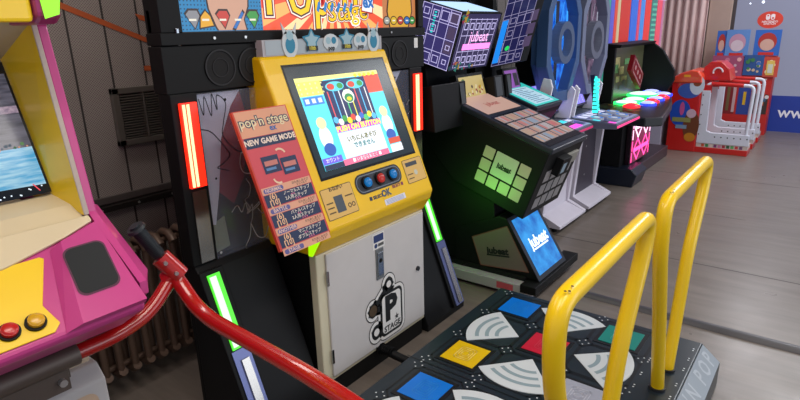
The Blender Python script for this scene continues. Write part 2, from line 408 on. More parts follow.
for i, h in enumerate(['#58b8e8', '#f0f0f0', '#3c9a48', '#f2d830', '#d84838', '#f0f0f0', '#3868c8', '#50c878', '#f2d830', '#58b8e8']):
    g.disc(FP, *q(.295+.052*i, .50-.03*(i % 2)), .017, mt(h, .4, 0, 1.1, 0), .0044, ry=.016)
qr(.26, .36, .82, .43, '#c83ac0', .0050); g.text(FP, 'PUSH ON BUTTON', *q(.54, .393), .036, mt('#fff04a', .4, 0, 1.4, 0), .0056, .0012)
qr(.26, .07, .80, .355, '#dfe4ee', .0036)
g.text(FP, 'いちにんあそび', *q(.53, .265), .030, mt('#7a7a3a', .4, 0, .9, 0), .0042, .001); g.text(FP, 'できません', *q(.53, .185), .030, mt('#3a8a8a', .4, 0, .9, 0), .0042, .001)
qr(.22, 0, .80, .065, '#e8688c', .0050); g.text(FP, '■ いまならおとく ■', *q(.51, .032), .022, mt('#ffffff', .4, 0, 1.2, 0), .0056)
qr(0, .06, .22, .13, '#6a5ad0', .0050); g.text(FP, 'カウント', *q(.11, .095), .022, mt('#ffffff', .4, 0, 1.2, 0), .0056); qr(0, 0, .22, .055, '#202a48', .005)
qr(.84, .10, 1, .17, '#c84a30', .0050); qr(.84, .0, 1, .09, '#e8ecf4', .005)
for cx in (.125, .905):   # plain blue and white mascot-free shapes
    g.disc(FP, *q(cx, .34), .038, mt('#eef2f6', .4, 0, 1.1, 0), .0030, ry=.055); g.disc(FP, *q(cx, .21), .036, mt('#2858b0', .4, 0, 1.1, 0), .0034, ry=.030)
    g.disc(FP, *q(cx, .50), .030, mt('#e8dcae', .4, 0, 1.1, 0), .0032, ry=.028)
g.build('screen', t)
# control area on the yellow face
g = M()
def at(x, z): return x, zb(z)
bz = zb(1.018)
g.poly(FP, g.rpts(1.845, bz-.052, 2.185, bz+.045, .045), INK, .0016); g.poly(FP, g.rpts(1.853, bz-.044, 2.177, bz+.037, .038), mt('#6c7684', .4), .002)
g.poly(FP, g.rpts(1.858, bz-.039, 2.172, bz+.032, .034), mt('#252a33', .4), .0024); g.build('button_plate', t)
for x, h in ((1.92, '#0d86d8'), (2.015, '#d03028'), (2.11, '#0d86d8')):
    g = M(); g.cyl(FP.p(x, bz-.002, .001), FP.p(x, bz-.002, .012), .032, BLK2, n=22); g.cyl(FP.p(x, bz-.002, .006), FP.p(x, bz-.002, .020), .023, mt(h, .25, 0, .35), n=22)
    g.dome(FP, x, bz-.002, .021, .008, mt(h, .25, 0, .45), .020); g.build('push_button', t)['label'] = 'round %s push button' % ('red' if x == 2.015 else 'blue')
g = M(); LB = mt('#e2b765', .5); BR = mt('#5b4524', .5)
g.rrect(FP, 1.625, zb(.915), 1.82, zb(1.045), .008, BR, .0014); g.rrect(FP, 1.628, zb(.915)+.003, 1.817, zb(1.045)-.003, .006, LB, .0018)
g.text(FP, 'おねがい', 1.722, zb(1.036), .022, BR, .0022, .0008); g.rect(FP, 1.69, zb(.935), 1.745, zb(1.005), mt('#47505c', .5), .0022); g.text(FP, 'OO', 1.785, zb(.95), .03, BR, .0022, .001)
for k in range(3): g.rect(FP, 1.64, zb(.94+.02*k), 1.68, zb(.94+.02*k)+.006, BR, .0022)
g.rect(FP, 1.76, zb(.99), 1.81, zb(.99)+.006, BR, .0022)
g.build('left_notice', t)
g = M(); g.rrect(FP, 2.215, zb(.945), 2.375, zb(1.06), .008, BR, .0014); g.rrect(FP, 2.218, zb(.945)+.003, 2.372, zb(1.06)-.003, .006, LB, .0018)
g.rect(FP, 2.235, zb(1.025), 2.33, zb(1.045), mt('#3a3f48', .5), .0022); g.disc(FP, 2.30, zb(.99), .014, mt('#c9c9b8', .5), .0022)
for k in range(2): g.rect(FP, 2.23, zb(.965+.02*k), 2.275, zb(.965+.02*k)+.005, BR, .0022)
g.build('right_notice', t)
g = M(); g.text(FP, '■ SELECT', 1.955, zb(.942), .022, NAVY, .0016, .0008); g.text(FP, 'OK', 2.03, zb(.945), .045, mt('#4a5c70', .5), .0016, .002); g.text(FP, 'SELECT ■', 2.13, zb(.960), .02, mt('#8a3050', .5), .0016, .0008); g.build('button_lettering', t)
g = M(); g.rect(FP, 2.0, zb(.892), 2.16, zb(.925), mt('#e2e4f2', .5), .0014); g.rect(FP, 2.0, zb(.918), 2.16, zb(.930), YEL, .0018)
for k in range(4): g.rect(FP, 2.01, zb(.895+.0055*k), 2.145, zb(.895+.0055*k)+.002, mt('#8a90b0', .5), .0022)
g.build('paper_sticker', t)
# topper with paper cut-outs (plain generic shapes)
g = M(); g.wbox(1.585, 1.955, 1.607, 2.372, 2.045, 1.675, mt('#b5b0b4', .4)); 
FT = FY(1.954); TEAL = mt('#2b86a8', .5); LTB = mt('#9fc0cc', .5); WP = mt('#cfd6da', .5)
g.rect(FT, 1.60, 1.612, 2.36, 1.672, mt('#a9b4bc', .4), .001)
xs = [1.735, 1.865, 1.99, 2.10, 2.20, 2.30]
def star(cx, cz, R, r, n, m, c):
    g.poly(FT, [(cx+(R if i % 2 == 0 else r)*math.sin(math.pi*i/n), cz+(R if i % 2 == 0 else r)*math.cos(math.pi*i/n)) for i in range(2*n)], m, c)
for i, x in enumerate(xs):
    if i in (0, 5):
        g.prism(FT, [(x+.045*math.cos(k*math.pi/8), 1.655+.062*math.sin(k*math.pi/8)) for k in range(16)], .002, .006, WP)
        for s in (-1, 1): g.prism(FT, [(x+s*.012, 1.70), (x+s*.045, 1.745), (x+s*.034, 1.695)], .002, .006, WP)
        g.disc(FT, x, 1.65, .028, TEAL, .007, ry=.035); g.disc(FT, x, 1.69, .020, LTB, .0075)
    elif i % 2 == 1:
        star(x, 1.665, .06, .032, 5, TEAL, .006); star(x, 1.665, .045, .024, 5, LTB, .007); g.rect(FT, x-.035, 1.622, x+.035, 1.642, INK, .008); g.text(FT, '10th', x, 1.632, .024, mt('#d8c840', .5), .009, .001)
    else:
        g.prism(FT, [(x+.05*math.cos(k*math.pi/8), 1.655+.038*math.sin(k*math.pi/8)) for k in range(16)], .002, .006, WP)
        g.disc(FT, x-.018, 1.662, .016, LTB, .007); g.disc(FT, x+.018, 1.662, .016, TEAL, .007); g.text(FT, 'pop', x, 1.628, .028, INK, .008, .001)
g.build('topper', t)['label'] = 'row of blue and white paper cut-outs'
# instruction board
FB = Fr((0, 1.632, .880), (1, 0, 0), (0, .30, .727))
g = M(); u0, u1, w0, w1 = 1.318, 1.590, zb(.885), zb(1.412)
g.box(FB, u0, w0, -.010, u1, w1, .006, mt('#d5432f', .4)); 
c = .0068
g.rect(FB, u0+.006, w0+.004, u1-.006, w1-.004, PINKB, c); g.rect(FB, u0+.006, w1-.11, u1-.006, w1-.004, mt('#e0a080', .5), c+.0004)
g.text(FB, "pop'n stage", (u0+u1)/2, w1-.052, .054, NAVY, c+.0008, .0045); g.text(FB, "pop'n stage", (u0+u1)/2, w1-.052, .054, mt('#e8d8b0', .5), c+.0012, .0006)
g.text(FB, 'ex', (u0+u1)/2+.03, w1-.085, .035, mt('#2f62a8', .5), c+.0014, .001)
g.rect(FB, u0+.010, w1-.155, u1-.010, w1-.112, NAVY, c+.001); g.text(FB, 'NEW GAME MODE', (u0+u1)/2, w1-.133, .031, mt('#ead7c8', .5), c+.0016, .0012)
for k, (x, z) in enumerate(((u0+.055, w1-.235), (u0+.145, w1-.255))):
    g.rect(FB, x, z-.03, x+.085, z+.04, NAVY, c+.001+.0006*k); g.rect(FB, x+.01, z, x+.075, z+.02, mt('#c77a70', .5), c+.0018+.0004*k); g.rect(FB, x+.01, z-.018, x+.06, z-.008, mt('#5a86b8', .5), c+.0018+.0004*k)
g.ring(FB, u0+.155, w1-.205, .025, .033, mt('#e8c8a8', .5), c+.001, t0=20, t1=120, n=8); g.ring(FB, u0+.11, w1-.285, .022, .03, mt('#e8c8a8', .5), c+.001, t0=190, t1=290, n=8)
top = w1-.315
for k in range(4):
    h = .083; y1 = top-k*h; L2 = mt('#e2a588', .5)
    g.rect(FB, u0+.008, y1-.028, u1-.008, y1, L2, c+.001); g.rrect(FB, u0+.016, y1-.024, u0+.115, y1-.005, .008, mt('#5f5a98', .5), c+.0014)
    g.text(FB, ['NORMAL', 'BATTLE', 'ANOTHER', 'STAGE'][k], u0+.065, y1-.0145, .020, mt('#ecc8b8', .5), c+.0018, .0004)
    g.text(FB, 'おためしあそび', u1-.065, y1-.010, .013, INK, c+.0018); g.text(FB, 'えらべます', u1-.06, y1-.021, .012, INK, c+.0018)
    if k < 3:
        g.rect(FB, u0+.010, y1-.079, u1-.010, y1-.030, NAVY, c+.0012)
        g.text(FB, '(6)', u0+.052, y1-.041, .032, mt('#e8b890', .5), c+.0016, .0008); g.text(FB, '[10]', u0+.052, y1-.066, .030, mt('#e8b890', .5), c+.0016, .0008)
        g.text(FB, ['ノーマルステップ', 'バトル1ステップ', 'マニアステップ'][k], u0+.175, y1-.041, .018, mt('#e6dcd0', .5), c+.0016, .0003)
        g.text(FB, ['2人用ステップ', '2人用ステップ', 'ダブルステップ'][k], u0+.165, y1-.063, .018, mt('#e6dcd0', .5), c+.0016, .0003)
        g.text(FB, '★★', u0+.15, y1-.052, .012, mt('#d86a98', .5), c+.0017); g.text(FB, '★★★', u0+.17, y1-.074, .012, mt('#d86a98', .5), c+.0017)
g.build('instruction_board', t)['label'] = 'pink and navy instruction board reading NEW GAME MODE'
for z, y in ((1.0, 1.70), (1.25, 1.80)): g = M(); g.wbox(1.45, y, z, 1.57, y+.2, z+.03, BLK); g.build('board_bracket', t)
# transparent side panels with line art
PX = mt('#8a8ea4', .08, 0, 0, 0, .16); LN = mt('#34343f', .5); LN2 = mt('#e0dcdc', .5)
for s in (-1, 1):
    a0 = 1.272 if s < 0 else 2.40; a1 = 1.562 if s < 0 else 2.688
    g = M(); Fp = FY(2.0); g.box(Fp, a0, .782, -.003, a1, 1.482, .003, PX)
    def w(x, z): return (a0+x*(a1-a0), .782+z*.70)
    L = [[(.03, .97), (.08, .88), (.12, .98), (.2, .87), (.24, .99), (.3, .9), (.32, .98), (.45, .93), (.38, .82), (.35, .74), (.55, .64), (.75, .62)],
         [(.02, .80), (.18, .77), (.38, .66), (.42, .62), (.30, .58), (.2, .56), (.38, .53)]]
    L2_ = [[(.62, .62), (.58, .56), (.62, .5), (.75, .48), (.92, .50), (.98, .56)], [(.66, .45), (.72, .4), (.68, .34), (.6, .32), (.66, .27), (.62, .23), (.85, .28)],
         [(.35, .27), (.45, .30), (.52, .25), (.6, .3), (.64, .24), (.72, .28), (.70, .2), (.66, .16)], [(.66, .16), (.62, .08), (.52, .02), (.55, .0)], [(.66, .16), (.76, .06), (.9, .04), (.98, .1)],
         [(.72, .24), (.86, .27), (.98, .34)], [(.82, .24), (.9, .2), (.98, .23)], [(.6, .7), (.7, .74), (.72, .66), (.64, .62)], [(.82, .72), (.9, .75), (.95, .68), (.86, .64)]]
    for k in L: g.curve(Fp, [w(*p) for p in k], .0045, LN, .004)
    for k in L2_: g.curve(Fp, [w(*p) for p in k], .0045, LN2, .004)
    g.disc(Fp, *w(.45, .95), .006, BLK, .0045); g.disc(Fp, *w(.93, .95), .006, SCREW, .0045); g.disc(Fp, *w(.08, .04), .006, SCREW, .0045); g.disc(Fp, *w(.15, .5), .005, BLK, .0045)
    g.build('clear_panel', t)
    g = M(); g.wbox(a0, 2.04, .79, a1, 2.056, 1.48, mt('#141419', .5)); Fb2 = FY(2.04)
    q_ = lambda x, z: (a0+x*(a1-a0), .782+z*.70)
    g.prism(Fb2, [q_(*p) for p in ((0, .99), (0, .22), (.14, .20), (.26, .40), (.40, .72), (.62, .90), (.80, .99))], .001, .006, mt('#dfe2ff', .4))  # pale lavender reflection in the clear panel, painted as a shape behind it
    if s < 0: g.prism(Fb2, [q_(*p) for p in ((.26, .40), (.40, .72), (.62, .90), (.80, .99), (.9, .8), (.72, .45), (.5, .30))], .001, .004, mt('#8a2a34', .5))  # red reflection, likewise put in as a coloured shape
    g.prism(Fb2, [q_(*p) for p in ((.05, .02), (.05, .20), (.30, .24), (.34, .04))], .001, .005, mt('#8f9a86', .5))
    g.build('backing_with_reflections', t)
# light columns
NEON_R = mt('#ff2a14', .3, 0, 1.6, 0); NEON_Y = mt('#ffc890', .3, 0, 2.2, 0); NEON_G = mt('#4cd82c', .3, 0, 1.3, 0); NEON_W = mt('#dcf4dc', .3, 0, 1.15, 0)
for s in (-1, 1):
    a0 = 1.185 if s < 0 else 2.69; Fp = FY(1.99)
    g = M(); g.wbox(a0-.028, 1.99, .79, a0+.088, 2.06, 1.49, BLK); g.build('light_column', t, .004)
    g = M(); g.box(Fp, a0+.002, 1.12, .0, a0+.072, 1.455, .016, NEON_R)
    for xx in (.014, .032): g.cyl(Fp.p(a0+xx, 1.125, .016), Fp.p(a0+xx, 1.45, .016), .006, NEON_Y, n=8)
    g.build('red_lamp', t)['label'] = 'glowing red tube lamp'
    g = M(); g.box(Fp, a0+.005, .80, .0, a0+.068, 1.105, .010, mt('#8a8680', .15, .9)); g.build('mirror_strip', t)
    # leaning lower rail
    d = Vector((0, -.28, -.72)).normalized(); Fl = Fr((0, 1.972, .765), (1, 0, 0), tuple(-d))
    g = M(); g.box(Fl, a0-.028, -.77, -.01, a0+.085, .0, .012, BLK); g.build('lower_column', t, .004)
    g = M(); g.box(Fl, a0+.006, -.34, .012, a0+.036, -.03, .022, NEON_W); g.box(Fl, a0+.0, -.35, .012, a0+.058, -.02, .020, NEON_G); g.build('green_lamp', t)['label'] = 'glowing green tube lamp'
    lg = bpy.data.lights.new('green_lamp_light', 'AREA'); lg.shape = 'RECTANGLE'; lg.size = .04; lg.size_y = .3; lg.energy = 1.5 if s > 0 else .0; lg.color = (.15, 1, .08)
    lo = bpy.data.objects.new('green_lamp_light', lg)
    if s > 0: COL.objects.link(lo)
    lo.location = (0, 0, 0); lo.location = (a0+(.10 if s > 0 else -.035), 1.86, .62); lo.rotation_euler = (0, math.radians(-90 if s > 0 else 90), 0)
    g = M(); g.box(Fl, a0-.010, -.765, .012, a0+.075, -.355, .018, mt('#6870a0', .3, .5)); g.box(Fl, a0+.018, -.755, .018, a0+.055, -.40, .026, mt('#b8b4b0', .22, .9)); g.build('blue_chrome_strip', t)['label'] = 'blue and chrome strip'
g = M(); g.xprism([(1.715, .765), (1.735, .765), (1.725, .885), (1.655, .885), (1.668, .838)], 1.553, 1.562, mt('#a4f000', .35, 0, 1.1, 0)); g.build('green_lit_patch', t)  # green light on the housing side, painted as a glowing panel; no lamp here
# speaker box band under the marquee
g = M(); g.wbox(1.155, 2.0, 1.49, 2.82, 2.09, 1.665, BLK2); g.wbox(1.155, 1.99, 1.668, 2.82, 2.09, 1.712, BLK)
F = FY(2.0)
for x in (1.38, 1.53, 2.50): g.cyl((x, 1.99, 1.69), (x, 1.985, 1.69), .006, SCREW, n=8)
g.build('speaker_band', t, .004)
for x in (1.40, 1.56, 2.42, 2.58):
    g = M(); g.disc(F, x, 1.575, .07, mt('#101013', .8), .002)
    g.ring(F, x, 1.575, .066, .072, mt('#1a1a1e', .6), .003, .006); g.ring(F, x, 1.575, .035, .038, mt('#17171b', .6), .003, .005); g.build('speaker', t)
g = M(); g.rect(F, 2.72, 1.60, 2.755, 1.655, WL, .0022); g.build('label_sticker', t)
g = M(); g.wbox(1.165, 2.0, 1.712, 1.255, 2.10, 2.3, BLK); g.box(F, 1.222, 1.665, .001, 1.236, 1.73, .008, CHROME); g.build('marquee_frame', t, .006)
# marquee
g = M(); g.wbox(2.77, 2.0, 1.712, 2.82, 2.10, 2.3, BLK); g.build('marquee_frame', t, .006)
FM = FY(2.02); g = M(); c = .001
g.box(FM, 1.255, 1.712, -.08, 2.77, 2.25, 0, DGR)
def me(h, e=.75): return mt(h, .3, 0, e, 0)
g.rect(FM, 1.262, 1.716, 1.652, 2.25, me('#1585c0', .7), c)
for i in range(26):
    for j in range(16): g.disc(FM, 1.27+.015*i, 1.724+.015*j, .0032, me('#0a4468', .5), c+.0006, n=6)
SK = me('#dba78c', .7); OUT = me('#3a1a14', .4)
pk = [(1.40, 1.70+.02), (1.50, 1.718), (1.545, 1.718), (1.56, 1.78), (1.60, 1.84), (1.585, 1.95), (1.40, 1.95), (1.375, 1.86), (1.41, 1.79)]
g.poly(FM, [(1.385, 1.80), (1.41, 1.735), (1.42, 1.718), (1.57, 1.718), (1.56, 1.76), (1.585, 1.81), (1.60, 1.95), (1.37, 1.95)], OUT, c+.0010)
g.poly(FM, [(1.392, 1.80), (1.417, 1.737), (1.427, 1.719), (1.563, 1.719), (1.553, 1.76), (1.578, 1.812), (1.592, 1.94), (1.378, 1.94)], SK, c+.0016)
for x0, h, sh in ((1.315, '#8a8a90', 0), (1.372, '#e8a818', 1), (1.452, '#c83a2c', 0), (1.525, '#2a70c0', 2), (1.60, '#3c9a40', 0)):
    P = {0: [(-.03, .02), (-.015, .035), (.02, .035), (.03, .015), (.005, -.03)], 1: [(-.028, -.028), (-.022, .012), (0, .034), (.02, .015), (.032, -.02)], 2: [(-.028, -.03), (-.015, -.035), (.03, .025), (.022, .035)]}[sh]
    g.poly(FM, [(x0+a*1.22, 1.758+b*1.22) for a, b in P], OUT, c+.0022); g.poly(FM, [(x0+a, 1.758+b) for a, b in P], me(h, .8), c+.0028); g.rect(FM, x0-.018, 1.755, x0+.014, 1.763, me('#f0ead8', .8), c+.0034)
g.rect(FM, 1.652, 1.716, 2.468, 2.25, me('#f0552e', .9), c)
cxm, czm = 2.10, 1.90
for i in range(22):
    a = math.radians(i*16.36); w_ = math.radians(4.4)
    if i % 1 == 0:
        pts = [(cxm, czm), (cxm+.9*math.cos(a-w_), czm+.9*math.sin(a-w_)), (cxm+.9*math.cos(a+w_), czm+.9*math.sin(a+w_))]
        # clip to the centre rectangle
        def clip(P, ax, v, keep):
            o = []
            for k in range(len(P)):
                A, B = P[k], P[(k+1) % len(P)]; ia = keep(A[ax], v); ib = keep(B[ax], v)
                if ia: o.append(A)
                if ia != ib:
                    tt = (v-A[ax])/(B[ax]-A[ax]); o.append((A[0]+tt*(B[0]-A[0]), A[1]+tt*(B[1]-A[1])))
            return o
        for ax, v, f_ in ((0, 1.653, lambda p, v: p >= v), (0, 2.467, lambda p, v: p <= v), (1, 1.717, lambda p, v: p >= v), (1, 2.25, lambda p, v: p <= v)):
            pts = clip(pts, ax, v, f_) if len(pts) > 2 else pts
        if len(pts) > 2: g.poly(FM, pts, me('#ffd9a0' if i % 2 else '#ffb060', 1.0), c+.0006)
for off, h, k in ((.020, '#b02020', 0), (.014, '#fff4e8', 1), (.0085, '#402018', 2), (.001, '#ffc800', 3)):
    g.text(FM, "Pop'n", 1.97, 1.862, .27, me(h, 1.0), c+.0014+.0007*k, off, sx=1.02)
    g.text(FM, 'Stage', 2.19, 1.795, .125, me(h if k < 3 else '#ffc800', 1.0), c+.0045+.0007*k, off*.62, rot=.05, sx=1.1)
for i in range(6): g.poly(FM, [(1.97+.045*i, 1.80), (1.985+.045*i, 1.79), (2.0+.045*i, 1.83), (1.985+.045*i, 1.84)], me('#1c7cc4', .9), c+.0078)
g.poly(FM, [(2.285, 1.795), (2.375, 1.785), (2.395, 1.885), (2.30, 1.89)], me('#b02020', .9), c+.0082); g.poly(FM, [(2.292, 1.802), (2.368, 1.792), (2.388, 1.88), (2.307, 1.884)], me('#eaf2fa', 1.0), c+.0088)
g.text(FM, 'ex', 2.34, 1.843, .085, me('#1c6cb8', .9), c+.0094, .003, rot=.05)
g.rect(FM, 2.468, 1.716, 2.765, 2.25, me('#d98a52', .62), c)
g.poly(FM, [(2.52, 1.717), (2.50, 1.80), (2.53, 1.95), (2.72, 1.95), (2.735, 1.80), (2.70, 1.717)], OUT, c+.0010); g.poly(FM, [(2.53, 1.718), (2.51, 1.80), (2.54, 1.94), (2.71, 1.94), (2.725, 1.80), (2.69, 1.718)], me('#e0a82c', .8), c+.0016)
for x0, h in ((2.50, '#a8a8a0'), (2.56, '#e8c020'), (2.62, '#c83a2c'), (2.68, '#2a70c0'), (2.73, '#3c9a40')):
    g.disc(FM, x0, 1.752, .030, OUT, c+.0022, ry=.024); g.disc(FM, x0, 1.752, .024, me(h, .7), c+.0028, ry=.019); g.rect(FM, x0-.012, 1.748, x0+.012, 1.755, me('#f0ead8', .8), c+.0034)
g.build('marquee', t)['label'] = "lit marquee with pop'n stage ex logo"

# ------------------------------------------------------------------ dance platform
PADX0, PADX1, PADY0, PADY1, PZ = .97, 2.80, .35, 1.46, .20
t = thing('dance_platform', 'low black dance platform with coloured arrow-like panels before the yellow cabinet', 'dance platform', (1.885, .9, 0))
PM = mt('#1e2a33', .32); PM2 = mt('#151c22', .4)
g = M(); g.xprism([(PADY1, 0), (PADY1, PZ-.02), (PADY1-.02, PZ), (PADY0, PZ), (.262, .125), (.262, 0)], PADX0, PADX1, PM); g.build('deck', t, .004)
FZp = Fr((0, 0, PZ), (1, 0, 0), (0, 1, 0))
DOT = mt('#dfe6ea', .3, .2)
def framepoly(g, cx, cy, h, ch, m, c, w_=.006):
    P = [(cx-h+ch, cy-h), (cx+h-ch, cy-h), (cx+h, cy-h+ch), (cx+h, cy+h-ch), (cx+h-ch, cy+h), (cx-h+ch, cy+h), (cx-h, cy+h-ch), (cx-h, cy-h+ch)]
    g.line(FZp, P+[P[0]], w_, m, c); return P
BLKP = mt('#101418', .35)
g = M()
for cx in (1.43, 2.34):
    cy = .955
    for i in (-1, 0, 1):
        for j in (-1, 0, 1):
            P = framepoly(g, cx+i*.283, cy+j*.278, .135, .035, BLKP, .0012, .008)
    for i in range(-1, 3):
        for j in range(-1, 3):
            X, Y = cx+(i-.5)*.283, cy+(j-.5)*.278
            for dx, dy in ((.022, 0), (-.022, 0), (0, .022), (0, -.022)):
                g.disc(FZp, X+dx+random.uniform(-.003, .003), Y+dy, .0042, DOT, .0018, n=8)
for y in (.535,): g.rect(FZp, PADX0, y-.003, PADX1, y+.003, BLKP, .001)
for x in (1.885,): g.rect(FZp, x-.003, PADY0, x+.003, PADY1, BLKP, .0016)
for x in (2.25, 2.36, 2.50, 2.6, 2.70, 1.3, 1.5): 
    for y in (.37, .515): g.disc(FZp, x, y, .0042, DOT, .0014, n=8); g.disc(FZp, x+.018, y, .0042, DOT, .0014, n=8)
g.build('deck_plates', t)
def plate(cx, cy, h, name, lab, sym):
    g = M(); H2 = .088
    g.box(FZp, cx-H2-.02, cy-H2-.02, .0005, cx+H2+.02, cy+H2+.02, .003, BLKP)
    base = mt(h, .3); hl = mt(sym, .3)
    g.box(FZp, cx-H2, cy-H2, .003, cx+H2, cy+H2, .0055, base)
    for k in range(3):
        a = .05-.014*k; r = .012
        P = g.rpts(cx-a, cy-a*.8, cx+a, cy+a*.8, r, 3)
        g.line(FZp, P+[P[0]], .0035, hl, .006)
    o = g.build('light_panel', t); o['label'] = lab
def fan(cx, cy, ang, lab=None):
    # quarter sector with its apex next to the centre of the pad
    g = M(); R0 = .265; a = math.radians(ang); ax, ay = cx-math.cos(a)*.135, cy-math.sin(a)*.135
    WH = mt('#d3dbe0', .3); WB = mt('#8fa4ae', .3)
    P = [(ax, ay)]+[(ax+R0*math.cos(a+math.radians(k)), ay+R0*math.sin(a+math.radians(k))) for k in range(-42, 43, 7)]
    g.prism(FZp, P, .0008, .0045, WH)
    for r in (.10, .15, .20): g.ring(FZp, ax, ay, r, r+.020, WB, .0050, n=12, t0=ang-34, t1=ang+34)
    g.build('fan_panel', t)
for cx in (1.43, 2.34):
    cy = .955
    plate(cx-.29, cy+.28, '#e8c010', 'y', 'yellow light panel', '#ecd98a'); plate(cx+.285, cy+.28, '#0478e0', 'b', 'blue light panel', '#2a8ae0')
    plate(cx, cy, '#c81e3a', 'r', 'red light panel', '#d04858'); plate(cx+.285, cy-.275, '#14887e', 'g', 'teal light panel', '#5ab8a4'); plate(cx-.29, cy-.275, '#a9aebf', 'w', 'pale lavender light panel', '#c4c8d6')
    for a, dx, dy in ((90, 0, .278), (180, -.283, 0), (0, .283, 0), (270, 0, -.278)): fan(cx+dx, cy+dy, a)
# name strip on the rear slope
FS = Fr((0, .262, .125), (1, 0, 0), (0, .088, .075))
g = M(); g.box(FS, PADX0+.01, .004, .0, PADX1-.012, .110, .004, mt('#a0a9b2', .35, .1))
g.text(FS, "P O P ' N   S T A G E   P O P ' N   P O P", 1.93, .056, .105, mt('#bfc6cd', .35, .1), .0048, .002, sx=.93); g.build('name_strip', t)['label'] = 'grey name strip with pale letters'
# handrails
YB = .43
def rail():
    r = thing('handrail', 'yellow steel hoop handrail on platform end nearest the row of machines', 'handrail', (2.4, YB, PZ), 'yellow handrails on the dance platform')
    RY = mt('#ffd000', .34, coat=.25)
    P = [(2.297, YB, PZ+.001), (2.297, YB, PZ+.02), (2.265, YB, .32), (2.19, YB, .56), (2.055, YB, .93), (2.06, YB, 1.10), (2.80, YB, 1.105), (2.785, YB, 1.0), (2.60, YB, .72), (2.53, YB, .42), (2.47, YB, PZ+.02), (2.47, YB, PZ+.001)]
    g = M(); g.tube(fillet(P, [.015, .05, .1, .1, .075, .06, .08, .1, .06, .015], 6), .0265, RY, 18); g.build('hoop', r)
    for x in (2.297, 2.47):
        g = M(); g.cyl((x, YB, PZ), (x, YB, PZ+.012), .034, DGR, n=20); g.build('base_collar', r)
    g = M(); CHP = mt('#4a3a1c', .7)
    for x, z in ((2.09, 1.128), (2.12, 1.13), (2.10, 1.126)): g.dome(Fr((0, YB, 0), (1, 0, 0), (0, 1, 0)), x, random.uniform(-.012, .006), .004, .0015, CHP, z-.0015, n=8, k=2)
    g.build('paint_chip', r)
    return r
r1 = rail()
dup(r1, (2.4-.955, YB, PZ), 'yellow steel hoop handrail on platform end nearest the pink machine')
r1['label'] = 'yellow steel hoop handrail on the far right end of the platform'
# connection hose
g = M(); g.tube(spline2([(1.98, 1.714, .10), (1.99, 1.66, .09), (2.02, 1.56, .06), (2.05, 1.462, .06)]), .022, BLK, 12)
for k in range(6): g.cyl((1.982+.002*k, 1.700-.012*k, .098), (1.982+.002*k, 1.695-.012*k, .098), .027, BLK2, n=14)
g.cyl((1.98, 1.713, .10), (1.98, 1.702, .10), .034, BLK2)
tag(g.build('cable'), 'thick black ribbed cable from cabinet foot to dance platform', 'cable')
# floor cable cover
g = M(); g.xprism([(0, 0)], 0, 0, BLK) if 0 else None
P = [(-.035, 0), (-.024, .018), (-.010, .027), (.010, .027), (.024, .018), (.035, 0)]
CC = mt('#4c4a50', .4)
V = []; n = len(P)
for y, dx in ((-2.5, 0), (-1, 0), (.2, .0), (1.30, .015)): V += [(3.372+dx+a, y, b) for a, b in P]
g.add(V, [(i*n+k, (i+1)*n+k, (i+1)*n+k+1, i*n+k+1) for i in range(3) for k in range(n-1)], CC, True)
g.add(V[-n:], [tuple(range(n))], CC)
tag(g.build('cable_cover'), 'long dark rubber cable cover lying across the open floor', 'cable cover')

# ------------------------------------------------------------------ pink / yellow game machine at the left
t = thing('raft_ride_cabinet', 'pink, cream and yellow arcade cabinet with river scene screen at the left edge', 'arcade cabinet', (.1, 1.9, 0))
PK = mt('#c43f86', .35, coat=.2); PK2 = mt('#a0336f', .35, coat=.2); CRM = mt('#dccaa8', .4, coat=.2); YL2 = mt('#ffd020', .35, coat=.3)
XL = -.48
g = M(); g.xprism([(1.285, 1.055), (1.278, 1.075), (1.50, 1.248), (1.80, 1.25), (1.80, .95), (1.42, .97)], XL, .603, PK); g.build('control_deck', t, .008)
FK = Fr((0, 1.278, 1.0757), (1, 0, 0), (0, .222, .173))
g = M()
g.add([FK.p(*p) for p in [(.418, .0, 0), (.452, .0, .016), (.603, .0, .016), (.478, .222, 0), (.505, .230, .016), (.603, .262, .016), (.603, 0, 0), (.603, .262, 0)]],
      [(0, 1, 4, 3), (1, 2, 5, 4), (0, 6, 2, 1), (3, 4, 5, 7)], PK); g.build('speaker_block', t)
g = M(); g.poly(FK, [(x+(y-.13)*.12, y) for x, y in g.rpts(.483, .062, .583, .205, .022)], mt('#5a2444', .5), .017); g.poly(FK, [(x+(y-.13)*.12, y) for x, y in g.rpts(.487, .067, .579, .2, .02)], mt('#26282a', .9), .018); g.build('speaker_grille', t)
g = M(); g.prism(FK, [(XL, .012), (.40, .012), (.418, .03), (.405, .085), (.458, .205), (.45, .212), (XL, .212)], .0, .004, YL2); g.build('button_plate', t, .002)
for x, h in ((.325, '#c01010'), (.376, '#d8a010')):
    g = M(); g.cyl(FK.p(x, .050, .004), FK.p(x, .050, .010), .0215, BLK2, n=24); g.cyl(FK.p(x, .050, .008), FK.p(x, .050, .019), .0165, mt(h, .3, coat=.4), n=24); g.dome(FK, x, .050, .0155, .004, mt(h, .3, coat=.4), .019); g.build('push_button', t)['label'] = ('red' if x < .35 else 'yellow')+' round push button'
